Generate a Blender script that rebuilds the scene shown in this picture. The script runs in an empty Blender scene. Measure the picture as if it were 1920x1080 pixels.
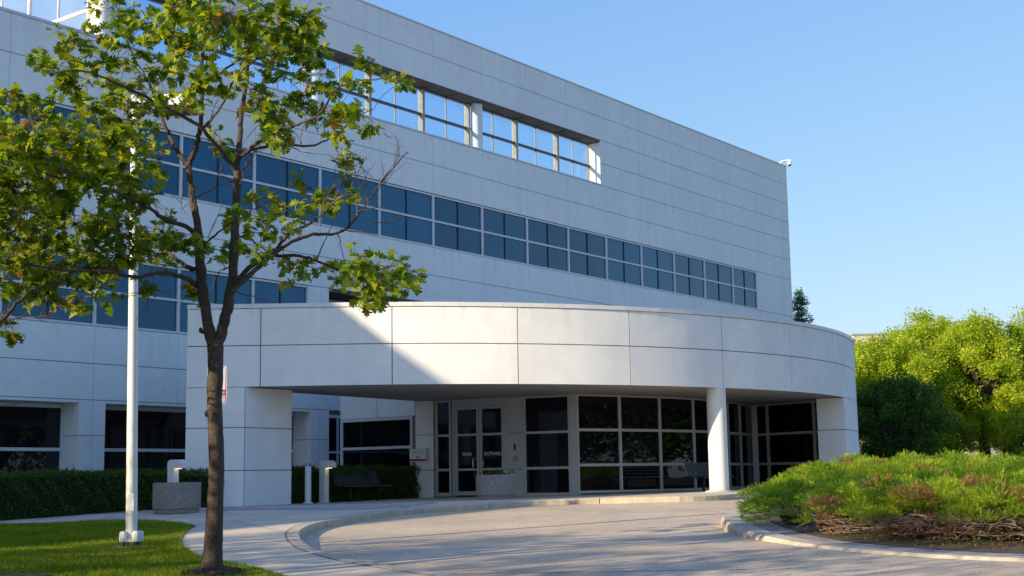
import bpy, bmesh, math, random
import numpy as np
from mathutils import Vector, Matrix
random.seed(7); rng = np.random.default_rng(7)
SC = bpy.context.scene
COL = SC.collection

# ------------------------------------------------------------------ camera
EYE = 0.57
FPX, PITCH, ROLL = 2522.0, 0.14005, -0.0159
cp, sp, cr, sr = math.cos(PITCH), math.sin(PITCH), math.cos(ROLL), math.sin(ROLL)
fwd = Vector((0, cp, sp)); up0 = Vector((0, -sp, cp)); rt0 = Vector((1, 0, 0))
rt = cr*rt0 + sr*up0; upv = -sr*rt0 + cr*up0
cam = bpy.data.cameras.new('camera'); camo = bpy.data.objects.new('camera', cam); COL.objects.link(camo)
M = Matrix((rt, upv, -fwd)).transposed().to_4x4(); M.translation = Vector((0, 0, EYE)); camo.matrix_world = M
cam.sensor_width = 36; cam.lens = 36*FPX/1920; cam.clip_start = .1; cam.clip_end = 3000
SC.camera = camo

# ------------------------------------------------------------------ light
SUN_EL = math.radians(18.0); SX, SY = -0.83, -0.557
SUNDIR = Vector((SX*math.cos(SUN_EL), SY*math.cos(SUN_EL), math.sin(SUN_EL)))
w = bpy.data.worlds.new('World'); SC.world = w; w.use_nodes = True
nt = w.node_tree; bg = nt.nodes['Background']
sky = nt.nodes.new('ShaderNodeTexSky'); sky.sky_type = 'NISHITA'; sky.sun_disc = False
sky.sun_elevation = SUN_EL; sky.sun_rotation = math.atan2(SX, SY); sky.air_density = 0.8; sky.dust_density = 0.7; sky.ozone_density = 3.0
def vm(op, a, b):   # soft shoulder on the sky so that the horizon stays a pale blue
    n = nt.nodes.new('ShaderNodeVectorMath'); n.operation = op
    for i, q in enumerate((a, b)):
        if isinstance(q, tuple): n.inputs[i].default_value = q
        else: nt.links.new(q, n.inputs[i])
    return n.outputs[0]
SKY_S = 0.15
num = vm('MULTIPLY', sky.outputs['Color'], (1.16, 1.55, 4.0))
den = vm('ADD', vm('MULTIPLY', sky.outputs['Color'], (1.145*SKY_S, 1.9*SKY_S, 6.0*SKY_S)), (1.0, 1.0, 1.0))
nt.links.new(vm('DIVIDE', num, den), bg.inputs['Color']); bg.inputs['Strength'].default_value = SKY_S
sl = bpy.data.lights.new('sun', 'SUN'); sl.energy = 4.4; sl.angle = math.radians(0.5); sl.color = (1, .83, .56)
so = bpy.data.objects.new('sun', sl); COL.objects.link(so)
so.rotation_euler = (-SUNDIR).to_track_quat('-Z', 'Y').to_euler(); so.location = (-60, -40, 60)
SC.view_settings.view_transform = 'Standard'; SC.view_settings.look = 'None'; SC.view_settings.gamma = 1
SC.view_settings.exposure = 0.85
SC.cycles.max_bounces = 8; SC.cycles.transparent_max_bounces = 12

# ------------------------------------------------------------------ measuring helpers
def ray(px, py):
    X, Y = px-960, py-540
    x = X*cr+Y*sr; y = -X*sr+Y*cr; uu = -y/FPX
    return Vector((x/FPX/(cp-uu*sp), 1, (sp+uu*cp)/(cp-uu*sp)))
def aty(px, py, y):
    v = ray(px, py); return Vector((v.x*y, y, EYE+v.z*y))
def G(x, y): return -0.032*max(0.0, 34-y) + (.01*x if abs(x) < 40 else .4*math.copysign(1, x))
def smooth(t): t = min(1, max(0, t)); return t*t*(3-2*t)
def W(x, y): return G(x, y)                                  # pavements and lawns
def R(x, y): return G(x, y) - .012 - .125*smooth((y-19.0)/5.0)   # the road drops away from the flush kerb
def gpx(px, py, z=W):
    v = ray(px, py); lo, hi = 2, 150
    for _ in range(50):
        m = (lo+hi)/2
        if EYE+v.z*m-z(v.x*m, m) > 0: lo = m
        else: hi = m
    return Vector((v.x*lo, lo, z(v.x*lo, lo)))
AF = .9229; DF = 34.644
fu = Vector((math.cos(AF), math.sin(AF), 0)); fn = Vector((math.sin(AF), -math.cos(AF), 0))   # along the facade, out of it
def FP(al, z, off=0): p = fu*al - fn*(DF-off); return Vector((p.x, p.y, z))

# ------------------------------------------------------------------ mesh helpers
class MB:
    def __init__(s): s.v = []; s.f = []; s.mi = []
    def add(s, v, f, m=0):
        o = len(s.v); s.v += [tuple(p) for p in v]; s.f += [tuple(i+o for i in q) for q in f]; s.mi += [m]*len(f); return s
    def hexa(s, p, m=0):   # 4 bottom, 4 top
        return s.add(p, [(3,2,1,0),(4,5,6,7),(0,1,5,4),(1,2,6,5),(2,3,7,6),(3,0,4,7)], m)
    def box(s, x0, x1, y0, y1, z0, z1, m=0):
        return s.hexa([(x0,y0,z0),(x1,y0,z0),(x1,y1,z0),(x0,y1,z0),(x0,y0,z1),(x1,y0,z1),(x1,y1,z1),(x0,y1,z1)], m)
    def fbox(s, a0, a1, z0, z1, o0, o1, m=0, P=FP):   # box in facade axes; off o0 < o1 outwards
        return s.hexa([P(a0,z0,o1),P(a1,z0,o1),P(a1,z0,o0),P(a0,z0,o0),P(a0,z1,o1),P(a1,z1,o1),P(a1,z1,o0),P(a0,z1,o0)], m)
    def prism(s, poly, z0, z1, m=0):
        n = len(poly)
        v = [(p[0],p[1],z0) for p in poly]+[(p[0],p[1],z1) for p in poly]
        f = [tuple(range(n-1,-1,-1)), tuple(range(n,2*n))]+[(i,(i+1)%n,n+(i+1)%n,n+i) for i in range(n)]
        return s.add(v, f, m)
    def tube(s, pts, rad, sides=8, m=0, cap=True):
        pts = [Vector(p) for p in pts]; n = len(pts)
        if not hasattr(rad, '__len__'): rad = [rad]*n
        rad = [float(q) for q in rad]; v = []; a = None
        for i in range(n):
            t = (pts[min(i+1,n-1)]-pts[max(i-1,0)]).normalized()
            if a is None: a = t.cross(Vector((0,0,1)) if abs(t.z) < .9 else Vector((1,0,0))).normalized()
            a = (a-t*a.dot(t)).normalized(); b = t.cross(a)
            for k in range(sides):
                th = 2*math.pi*k/sides; v.append(pts[i]+rad[i]*(math.cos(th)*a+math.sin(th)*b))
        f = [(i*sides+k, i*sides+(k+1)%sides, (i+1)*sides+(k+1)%sides, (i+1)*sides+k) for i in range(n-1) for k in range(sides)]
        if cap: f += [tuple(range(sides-1,-1,-1)), tuple(range((n-1)*sides, n*sides))]
        return s.add(v, f, m)
    def lathe(s, prof, c=(0,0,0), sides=32, m=0):
        v = [(c[0]+r*math.cos(2*math.pi*k/sides), c[1]+r*math.sin(2*math.pi*k/sides), c[2]+z) for r,z in prof for k in range(sides)]
        n = len(prof)
        f = [(i*sides+k, i*sides+(k+1)%sides, (i+1)*sides+(k+1)%sides, (i+1)*sides+k) for i in range(n-1) for k in range(sides)]
        f += [tuple(range(sides-1,-1,-1)), tuple(range((n-1)*sides, n*sides))]
        return s.add(v, f, m)
    def build(s, name, mats, parent=None, smooth=False, bevel=0):
        me = bpy.data.meshes.new(name); me.from_pydata(s.v, [], s.f)
        if not isinstance(mats, (list, tuple)): mats = [mats]
        for mm in mats: me.materials.append(mm)
        me.polygons.foreach_set('material_index', s.mi)
        if smooth: me.polygons.foreach_set('use_smooth', [True]*len(s.f))
        me.update()
        o = bpy.data.objects.new(name, me); COL.objects.link(o)
        if parent: o.parent = parent; o.matrix_parent_inverse = Matrix.Translation(-parent_loc(parent))
        if bevel:
            b = o.modifiers.new('bevel', 'BEVEL'); b.width = bevel; b.segments = 2; b.limit_method = 'ANGLE'; b.angle_limit = math.radians(40)
        if smooth and hasattr(me, 'set_sharp_from_angle'): me.set_sharp_from_angle(angle=math.radians(40))
        return o
def parent_loc(p):   # a thing's Empty stands at its base; its parts keep world coordinates
    return p.location.copy() if p.parent is None else Vector((0,0,0))
def np_mesh(name, V, F, mats, parent=None, mi=None, smooth=False):
    V = np.asarray(V, np.float32).reshape(-1,3); F = np.asarray(F, np.int32); k = F.shape[1]
    me = bpy.data.meshes.new(name); me.vertices.add(len(V)); me.vertices.foreach_set('co', V.ravel())
    me.loops.add(F.size); me.loops.foreach_set('vertex_index', F.ravel())
    me.polygons.add(len(F)); me.polygons.foreach_set('loop_start', np.arange(len(F), dtype=np.int32)*k)
    for mm in (mats if isinstance(mats, (list,tuple)) else [mats]): me.materials.append(mm)
    if mi is not None: me.polygons.foreach_set('material_index', np.asarray(mi, np.int32))
    if smooth: me.polygons.foreach_set('use_smooth', [True]*len(F))
    me.update(calc_edges=True); me.validate()
    o = bpy.data.objects.new(name, me); COL.objects.link(o)
    if parent: o.parent = parent; o.matrix_parent_inverse = Matrix.Translation(-parent_loc(parent))
    return o
def thing(name, label, cat, loc=(0,0,0), group=None):
    o = bpy.data.objects.new(name, None); COL.objects.link(o); o.location = loc; o.empty_display_size = .2
    return tag(o, label, cat, group)
def tag(o, label=None, cat=None, group=None, kind=None):
    if label: o['label'] = label
    if cat: o['category'] = cat
    if group: o['group'] = group
    if kind: o['kind'] = kind
    return o
def dup(root, loc, label=None, rotz=0, scale=1, name=None):
    r = root.copy(); COL.objects.link(r); r.location = loc; r.rotation_euler = (0,0,rotz); r.scale = (scale,)*3
    if label: r['label'] = label
    for ch in list(root.children):
        c = ch.copy(); COL.objects.link(c); c.parent = r; c.matrix_parent_inverse = ch.matrix_parent_inverse.copy()
        for g in ch.children:
            q = g.copy(); COL.objects.link(q); q.parent = c; q.matrix_parent_inverse = g.matrix_parent_inverse.copy()
    return r

# ------------------------------------------------------------------ materials
def nodes(name):
    m = bpy.data.materials.new(name); m.use_nodes = True; t = m.node_tree
    return m, t, t.nodes['Principled BSDF'], t.links.new
def mat(name, col, rough=.6, var=.12, scale=4, bump=0, bscale=60, metal=0, spec=.5, var2=0, scale2=.5, coord='Object', streak=0, speck=0, drips=(), drip=.35):
    m, t, b, L = nodes(name); N = t.nodes.new
    tc = N('ShaderNodeTexCoord'); src = tc.outputs[coord]
    b.inputs['Roughness'].default_value = rough; b.inputs['Metallic'].default_value = metal; b.inputs['Specular IOR Level'].default_value = spec
    cur = None
    def layer(sc, amt, cur, detail=6, stretch=None):
        nz = N('ShaderNodeTexNoise'); nz.inputs['Scale'].default_value = sc; nz.inputs['Detail'].default_value = detail
        if stretch:
            mp = N('ShaderNodeMapping'); mp.inputs['Scale'].default_value = stretch; L(src, mp.inputs[0]); L(mp.outputs[0], nz.inputs['Vector'])
        else: L(src, nz.inputs['Vector'])
        mr = N('ShaderNodeMapRange'); mr.inputs[1].default_value = .3; mr.inputs[2].default_value = .7
        mr.inputs[3].default_value = 1-amt; mr.inputs[4].default_value = 1+amt; L(nz.outputs[0], mr.inputs[0])
        mx = N('ShaderNodeVectorMath'); mx.operation = 'SCALE'
        if cur is None: mx.inputs[0].default_value = col
        else: L(cur, mx.inputs[0])
        L(mr.outputs[0], mx.inputs['Scale']); return mx.outputs[0]
    cur = layer(scale, var, cur)
    if var2: cur = layer(scale2, var2, cur, 3)
    if streak: cur = layer(1.0, streak, cur, 4, (3.0, 3.0, .12))
    if speck: cur = layer(38, speck, cur, 3)
    if drips:   # rain streaks that start below copings and sills and fade out downwards
        gp = N('ShaderNodeNewGeometry'); sx = N('ShaderNodeSeparateXYZ'); L(gp.outputs['Position'], sx.inputs[0])
        mp = N('ShaderNodeMapping'); mp.inputs['Scale'].default_value = (2.6,2.6,.10); L(src, mp.inputs[0])
        nz = N('ShaderNodeTexNoise'); nz.inputs['Scale'].default_value = 1.6; nz.inputs['Detail'].default_value = 5; L(mp.outputs[0], nz.inputs['Vector'])
        th = N('ShaderNodeMapRange'); th.inputs[1].default_value = .52; th.inputs[2].default_value = .72; L(nz.outputs[0], th.inputs[0])
        tot = None
        for zt, ln in drips:
            lo = N('ShaderNodeMapRange'); lo.inputs[1].default_value = zt-ln; lo.inputs[2].default_value = zt; L(sx.outputs[2], lo.inputs[0])
            hi = N('ShaderNodeMath'); hi.operation = 'LESS_THAN'; hi.inputs[1].default_value = zt+.02; L(sx.outputs[2], hi.inputs[0])
            mu = N('ShaderNodeMath'); mu.operation = 'MULTIPLY'; L(lo.outputs[0], mu.inputs[0]); L(hi.outputs[0], mu.inputs[1])
            if tot is None: tot = mu.outputs[0]
            else:
                ad = N('ShaderNodeMath'); ad.operation = 'ADD'; L(tot, ad.inputs[0]); L(mu.outputs[0], ad.inputs[1]); tot = ad.outputs[0]
        mk = N('ShaderNodeMath'); mk.operation = 'MULTIPLY'; L(tot, mk.inputs[0]); L(th.outputs[0], mk.inputs[1])
        mk2 = N('ShaderNodeMath'); mk2.operation = 'MULTIPLY'; mk2.inputs[1].default_value = drip; L(mk.outputs[0], mk2.inputs[0])
        mx = N('ShaderNodeMix'); mx.data_type = 'RGBA'; mx.inputs['B'].default_value = (.30,.24,.17,1); L(mk2.outputs[0], mx.inputs['Factor']); L(cur, mx.inputs['A']); cur = mx.outputs['Result']
    L(cur, b.inputs['Base Color'])
    if bump:
        nz = N('ShaderNodeTexNoise'); nz.inputs['Scale'].default_value = bscale; nz.inputs['Detail'].default_value = 5; L(src, nz.inputs['Vector'])
        bp = N('ShaderNodeBump'); bp.inputs['Strength'].default_value = bump; bp.inputs['Distance'].default_value = .02
        L(nz.outputs[0], bp.inputs['Height']); L(bp.outputs[0], b.inputs['Normal'])
    return m
def glass(name, col, ior=1.5, rough=.02, wav=.02, wsc=.6, varamt=.35, tint=None):
    m, t, b, L = nodes(name); N = t.nodes.new
    if tint: b.inputs['Specular Tint'].default_value = (*tint, 1)
    tc = N('ShaderNodeTexCoord'); oi = N('ShaderNodeObjectInfo')
    nz = N('ShaderNodeTexNoise'); nz.inputs['Scale'].default_value = .9; L(tc.outputs['Object'], nz.inputs['Vector'])
    ad = N('ShaderNodeMath'); ad.operation = 'ADD'; L(nz.outputs[0], ad.inputs[0]); L(oi.outputs['Random'], ad.inputs[1])
    mr = N('ShaderNodeMapRange'); mr.inputs[1].default_value = .4; mr.inputs[2].default_value = 1.6; mr.inputs[3].default_value = 1-varamt; mr.inputs[4].default_value = 1+varamt
    L(ad.outputs[0], mr.inputs[0]); mx = N('ShaderNodeVectorMath'); mx.operation = 'SCALE'; mx.inputs[0].default_value = col; L(mr.outputs[0], mx.inputs['Scale'])
    L(mx.outputs[0], b.inputs['Base Color']); b.inputs['Roughness'].default_value = rough; b.inputs['IOR'].default_value = ior
    n2 = N('ShaderNodeTexNoise'); n2.inputs['Scale'].default_value = wsc; n2.inputs['Detail'].default_value = 1; L(tc.outputs['Object'], n2.inputs['Vector'])
    bp = N('ShaderNodeBump'); bp.inputs['Strength'].default_value = wav; bp.inputs['Distance'].default_value = .3
    L(n2.outputs[0], bp.inputs['Height']); L(bp.outputs[0], b.inputs['Normal'])
    return m
def leafmat(name, cols, trans=.35, rough=.5, spec=.3, patch=0, psc=1.6):
    m, t, b, L = nodes(name); N = t.nodes.new
    g = N('ShaderNodeNewGeometry'); rp = N('ShaderNodeValToRGB'); e = rp.color_ramp.elements
    while len(e) < len(cols): e.new(.5)
    for i, (p, c) in enumerate(cols): e[i].position = p; e[i].color = (*c, 1)
    if patch:   # plants and branches differ in colour; also painted light and shade of clumps
        tc = N('ShaderNodeTexCoord'); nz = N('ShaderNodeTexNoise'); nz.inputs['Scale'].default_value = psc; nz.inputs['Detail'].default_value = 3; L(tc.outputs['Object'], nz.inputs['Vector'])
        ma = N('ShaderNodeMapRange'); ma.inputs[1].default_value = .35; ma.inputs[2].default_value = .65; ma.inputs[3].default_value = -patch; ma.inputs[4].default_value = patch; L(nz.outputs[0], ma.inputs[0])
        ad = N('ShaderNodeMath'); ad.operation = 'ADD'; L(ma.outputs[0], ad.inputs[0]); L(g.outputs['Random Per Island'], ad.inputs[1]); L(ad.outputs[0], rp.inputs[0])
    else: L(g.outputs['Random Per Island'], rp.inputs[0])
    L(rp.outputs[0], b.inputs['Base Color']); b.inputs['Roughness'].default_value = rough
    b.inputs['Specular IOR Level'].default_value = spec
    tr = N('ShaderNodeBsdfTranslucent'); hs = N('ShaderNodeVectorMath'); hs.operation = 'MULTIPLY'; hs.inputs[1].default_value = (1.5, 1.6, .6)
    L(rp.outputs[0], hs.inputs[0]); L(hs.outputs[0], tr.inputs[0])
    mx = N('ShaderNodeMixShader'); mx.inputs[0].default_value = trans; L(b.outputs[0], mx.inputs[1]); L(tr.outputs[0], mx.inputs[2])
    L(mx.outputs[0], t.nodes['Material Output'].inputs[0]); return m
def emit(name, col, s):
    m, t, b, L = nodes(name); b.inputs['Emission Color'].default_value = (*col, 1); b.inputs['Emission Strength'].default_value = s
    b.inputs['Base Color'].default_value = (*col, 1); return m

CONC = mat('precast_panel', (.79,.81,.775), .75, .035, 3, .25, 90, var2=.03, scale2=.35, streak=.025, speck=.05, drips=((18.89,1.3),(14.37,.9),(9.78,1.0),(5.33,.9)), drip=.13)
CANO = mat('canopy_panel', (.86,.85,.80), .75, .03, 2, .2, 70, var2=.05, scale2=.5, streak=.025, speck=.04, drips=((5.20,.55),(3.05,.4)), drip=.22)
JOINT = mat('joint_sealant', (.22,.19,.165), .8)
DLT = mat('downlight_trim', (.42,.38,.30), .5)
WHITE = mat('white_metal', (.72,.72,.70), .4, .04)
FRAME = mat('window_frame', (.62,.63,.63), .4, .04)
EFRAME = mat('entrance_frame', (.50,.51,.49), .45, .05)
DMULL = mat('dark_mullion', (.03,.035,.04), .5)
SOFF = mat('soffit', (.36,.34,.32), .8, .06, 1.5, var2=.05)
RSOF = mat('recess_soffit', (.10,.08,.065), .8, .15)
G2 = glass('blue_glass', (.0015,.070,.150), 1.6, .03, .03, .4, .35, (.40,.72,1.0))
GD = glass('dark_glass', (.006,.007,.010), 1.45, .02, .03, .5)
GE = glass('entrance_glass', (.007,.008,.011), 1.4, .015, .012, .5)
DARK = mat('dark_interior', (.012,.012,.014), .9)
CONCW = mat('pavement_concrete', (.61,.515,.39), .85, .08, 5, .15, 60, var2=.12, scale2=.6, speck=.08)
KERBM = mat('kerb_concrete', (.49,.42,.315), .85, .16, 6, .3, 40, var2=.1, scale2=1.0, speck=.1)
ASPH = mat('asphalt', (.53,.425,.305), .9, .10, 2.5, .5, 60, var2=.16, scale2=.35, speck=.32)
SOILM = mat('soil', (.09,.058,.036), .95, .3, 8, .8, 30)
MULCH = mat('mulch', (.035,.025,.02), .95, .5, 14, 1, 25)
GRASSB = mat('lawn_base', (.07,.11,.010), .9, .3, 8, .5, 60, var2=.25, scale2=.8)
BARK = mat('bark', (.062,.044,.034), .9, .35, 22, .9, 26, var2=.15, scale2=3)
TWIG = mat('twig_bark', (.12,.075,.055), .85, .25, 12)
AGG = mat('exposed_aggregate', (.28,.245,.215), .9, .1, 10, .8, 120, speck=.45)
BENCH = mat('dark_bench_slats', (.045,.05,.058), .55, .2, 10)
STEEL = mat('steel', (.45,.45,.46), .3, .05, metal=1)
BLACK = mat('black_plastic', (.01,.01,.012), .4)
RED = mat('red_paint', (.45,.02,.025), .5)
SIGNW = mat('sign_white', (.78,.77,.75), .35, .02)
LEAF = leafmat('oak_leaf', [(0,(.05,.10,.006)),(.35,(.12,.185,.010)),(.7,(.24,.30,.016)),(.93,(.36,.35,.025)),(1,(.24,.11,.03))], .52)
LEAF2 = leafmat('locust_leaf', [(0,(.15,.24,.010)),(.5,(.32,.42,.018)),(1,(.54,.54,.05))], .48, patch=.3, psc=.7)
LEAFD = leafmat('shrub_leaf', [(0,(.025,.07,.008)),(.6,(.06,.13,.012)),(1,(.11,.20,.02))], .35, patch=.35, psc=.9)
HEDGEL = leafmat('hedge_leaf', [(0,(.028,.065,.008)),(.6,(.055,.11,.012)),(1,(.10,.16,.02))], .3)
JUN = leafmat('juniper_spray', [(0,(.05,.15,.014)),(.45,(.18,.33,.016)),(.8,(.40,.52,.03)),(1,(.55,.52,.06))], .42, patch=.4, psc=2.2)
JUND = leafmat('juniper_dead', [(0,(.13,.05,.02)),(.6,(.26,.12,.05)),(1,(.34,.20,.11))], .25)
DEADW = mat('dead_wood', (.21,.165,.13), .9, .3, 10)
SPRU = leafmat('spruce_needle', [(0,(.03,.085,.07)),(1,(.08,.18,.14))], .15)
BLADE = leafmat('grass_blade', [(0,(.09,.15,.006)),(.5,(.20,.27,.010)),(1,(.34,.34,.02))], .5, patch=.3, psc=.9)

def brick_mat(name, c1, c2, mortar, scale, bw=.5, rh=.25, ms=.02, rot=None):
    m, t, b, L = nodes(name); N = t.nodes.new
    tc = N('ShaderNodeTexCoord'); mp = N('ShaderNodeMapping'); L(tc.outputs['Object'], mp.inputs[0])
    if rot: mp.inputs['Rotation'].default_value = rot
    br = N('ShaderNodeTexBrick'); br.inputs['Color1'].default_value = (*c1,1); br.inputs['Color2'].default_value = (*c2,1); br.inputs['Mortar'].default_value = (*mortar,1)
    br.inputs['Scale'].default_value = scale; br.inputs['Brick Width'].default_value = bw; br.inputs['Row Height'].default_value = rh; br.inputs['Mortar Size'].default_value = ms
    L(mp.outputs[0], br.inputs['Vector'])
    nz = N('ShaderNodeTexNoise'); nz.inputs['Scale'].default_value = 3; L(tc.outputs['Object'], nz.inputs['Vector'])
    mr = N('ShaderNodeMapRange'); mr.inputs[3].default_value = .75; mr.inputs[4].default_value = 1.25; L(nz.outputs[0], mr.inputs[0])
    mx = N('ShaderNodeVectorMath'); mx.operation = 'SCALE'; L(br.outputs[0], mx.inputs[0]); L(mr.outputs[0], mx.inputs['Scale'])
    L(mx.outputs[0], b.inputs['Base Color']); b.inputs['Roughness'].default_value = .85; return m
PAVER = brick_mat('pavers', (.46,.44,.43), (.38,.37,.37), (.16,.15,.13), 1.0, .30, .2, .012)
PAVER2 = brick_mat('island_pavers', (.30,.27,.26), (.25,.22,.21), (.10,.09,.075), 1.0, .9, .6, .012)
BRICKT = brick_mat('tan_brick', (.42,.27,.16), (.37,.23,.13), (.36,.27,.2), 2.0, .5, .18, .02, (math.radians(90),0,0))

# ------------------------------------------------------------------ ground, road, pavements
def sheet(name, poly, zf, m, dz=0, thick=0, kind='structure', step=1.5):
    bm = bmesh.new(); bm.faces.new([bm.verts.new((p[0],p[1],0)) for p in poly])
    bmesh.ops.triangulate(bm, faces=bm.faces[:])
    ys = [p[1] for p in poly]; y = math.floor(min(ys))
    while y < min(max(ys), 38):
        bmesh.ops.bisect_plane(bm, geom=bm.verts[:]+bm.edges[:]+bm.faces[:], plane_co=(0,y,0), plane_no=(0,1,0)); y += step
    for x in (-40, 40):
        if min(p[0] for p in poly) < x < max(p[0] for p in poly):
            bmesh.ops.bisect_plane(bm, geom=bm.verts[:]+bm.edges[:]+bm.faces[:], plane_co=(x,0,0), plane_no=(1,0,0))
    for v in bm.verts: v.co.z = zf(v.co.x, v.co.y)+dz
    bmesh.ops.recalc_face_normals(bm, faces=bm.faces[:])
    for f in bm.faces:
        if f.normal.z < 0: f.normal_flip()
    me = bpy.data.meshes.new(name); bm.to_mesh(me); bm.free(); me.materials.append(m)
    o = bpy.data.objects.new(name, me); COL.objects.link(o); tag(o, kind=kind); return o
sheet('ground', [(-900,-60),(900,-60),(900,1500),(-900,1500)], lambda x,y: R(x,y)-.15, GRASSB, step=2)
sheet('road', [(-4,-30),(120,-30),(120,72),(24,72),(13,46),(-5,40),(-6.5,24),(-4,19),(2,12),(2,-30)], R, ASPH, step=1)

kerb_px = [(1600,912),(1500,919),(1395,926),(1300,930),(1200,932.5),(1100,935),(1000,938.3),(893,945),(800,951),(714,960),(629,973.4),(586,983),(566,993),(562,1001.5),(568,1013),(584,1025),(617,1036.7),(662,1048),(713,1057),(769,1066),(854,1077.5),(960,1092),(1130,1120)]
def smooth_path(pts, n=8):
    out = []
    P = [pts[0]]+list(pts)+[pts[-1]]
    for i in range(1, len(P)-2):
        for k in range(n):
            t = k/n; a,b,c,d = P[i-1],P[i],P[i+1],P[i+2]
            out.append(.5*((2*b)+(c-a)*t+(2*a-5*b+4*c-d)*t*t+(3*b-a-3*c+d)*t**3))
    out.append(pts[-1]); return out
kerb = smooth_path([gpx(*p) for p in kerb_px], 4)
def offset_path(path, d):
    out = []
    for i, p in enumerate(path):
        t = (path[min(i+1,len(path)-1)]-path[max(i-1,0)]); t.z = 0; t.normalize()
        out.append(p+Vector((-t.y, t.x, 0))*d)
    return out
# concrete pavement reaching back to the building
walk_poly = [(p.x,p.y) for p in offset_path(kerb, -.2)]
walk_poly += [(kerb[-1].x-.3, kerb[-1].y-6), (-40,6), (-40,36), (-20,60), (6,72), (20,66), (22,56)]
sheet('pavement', walk_poly, W, CONCW, step=1)
def sweep_kerb(name, path, side, width, top, bot, m, joints=3.0, rnd=.02):
    mb = MB(); d = 0; n = len(path)
    inner = offset_path(path, side*width); ch = offset_path(path, side*rnd)
    prev = None; acc = 0; cur = []
    for i in range(n):
        p, q, c = path[i], inner[i], ch[i]
        zt, zb = top(p.x,p.y), bot(p.x,p.y)
        prof = [Vector((p.x,p.y,zb-.1)), Vector((p.x,p.y,zt-rnd)), Vector((c.x,c.y,zt)), Vector((q.x,q.y,zt)), Vector((q.x,q.y,zb-.1))]
        if i: acc += (path[i]-path[i-1]).length
        cur.append(prof)
        if acc > joints or i == n-1:
            flush(mb, cur); acc = 0
            nx = path[min(i+1,n-1)]-p; nx.z = 0
            if nx.length > 0: nx.normalize()
            cur = [[v+nx*.022 for v in prof]]
    o = mb.build(name, m); tag(o, kind='structure'); return o
def flush(mb, cur):
    if len(cur) < 2: return
    k = 5; v = [p for pr in cur for p in pr]
    f = [(i*k+j, (i+1)*k+j, (i+1)*k+j+1, i*k+j+1) for i in range(len(cur)-1) for j in range(k-1)]
    f += [tuple(range(k)), tuple(range((len(cur)-1)*k+k-1, (len(cur)-1)*k-1, -1))]
    mb.add(v, f)
sweep_kerb('kerb', kerb, -1, .22, lambda x,y: W(x,y)+.004, R, KERBM)
# paver band along the canopy front
pav_lo = [(-150,985),(0,970),(130,966),(230,962),(330,958.5),(420,956),(560,956.5),(700,955),(760,952)]
pav_hi = [(820,943),(700,942.5),(560,944.5),(460,947),(340,951),(230,956),(130,960),(0,966.5),(-150,979)]
sheet('paver_strip', [tuple(gpx(*p).xy) for p in pav_lo+pav_hi], W, PAVER, .006)
# expansion joints in the pavement
jb = MB()
for a, b in [((470,1040),(612,1037)),((305,976),(352,966)),((430,962),(420,956)),((340,1000),(480,1000)),((190,976),(215,964)),((60,980),(90,968)),((545,1000),(430,975))]:
    p, q = gpx(*a), gpx(*b); t = (q-p).normalized(); s = Vector((-t.y,t.x,0))*.009
    pts = [p+(q-p)*k/6 for k in range(7)]
    jb.add([Vector((r.x+e*s.x, r.y+e*s.y, W(r.x,r.y)+.004)) for r in pts for e in (-1,1)], [(2*k,2*k+2,2*k+3,2*k+1) for k in range(6)])
tag(jb.build('pavement_joint', JOINT), kind='structure')
cj = MB(); back = offset_path(kerb, -.24)[20:86]
cj.add([Vector((p.x+e*.016*(1+.5*math.sin(p.x*9)), p.y+e*.012, W(p.x,p.y)+.0055)) for p in back for e in (-1,1)], [(2*k,2*k+2,2*k+3,2*k+1) for k in range(len(back)-1)])
tag(cj.build('kerb_joint', JOINT), kind='structure')
# road cracks and a worn patch
rc = MB()
for pts in ([(1345,1035),(1380,1050),(1430,1065),(1480,1078)],[(700,1080),(1000,1074),(1400,1068)]):
    P = smooth_path([gpx(*p, z=R) for p in pts], 6); P = [p+Vector((random.uniform(-.02,.02),random.uniform(-.04,.04),0)) for p in P]
    rc.add([Vector((p.x, p.y+e*.022, R(p.x,p.y)+.004)) for p in P for e in (-1,1)], [(2*k,2*k+2,2*k+3,2*k+1) for k in range(len(P)-1)])
tag(rc.build('road_crack', JOINT), kind='structure')
# lawns
lawn_px = [(0,985),(120,980),(230,977.5),(300,979),(345,983),(368,987),(354,994),(343,1005),(339,1016),(344,1028),(360,1040),(385,1049),(430,1056),(480,1066),(530,1080),(580,1100)]
lawn_xy = [gpx(*p).xy for p in lawn_px]
lawn_poly = [(-30,26.5)]+[tuple(p) for p in lawn_xy]+[(-1.5,8),(-30,8)]
lawn_poly = [(-30, lawn_xy[0].y-.5)]+[tuple(p) for p in lawn_xy]+[(-1.8,9),(-30,9)]
sheet('lawn', lawn_poly, W, GRASSB, .012, step=1)
strip_poly = [tuple(gpx(*p).xy) for p in [(-150,977),(0,964),(100,958.5),(200,953.5),(287,948)]]+[tuple(FP(27.5,0,5.2).xy), tuple(FP(12,0,5.2).xy)]
sheet('grass_verge', strip_poly, W, GRASSB, .010)
def inside(poly, x, y):
    c = np.zeros(len(x), bool); n = len(poly)
    for i in range(n):
        x0,y0 = poly[i]; x1,y1 = poly[(i+1)%n]
        if y0 == y1: continue
        c ^= ((y0 > y) != (y1 > y)) & (x < (x1-x0)*(y-y0)/(y1-y0)+x0)
    return c
def gz(x, y): return -0.032*np.maximum(0,34-y)+.01*x
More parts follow.
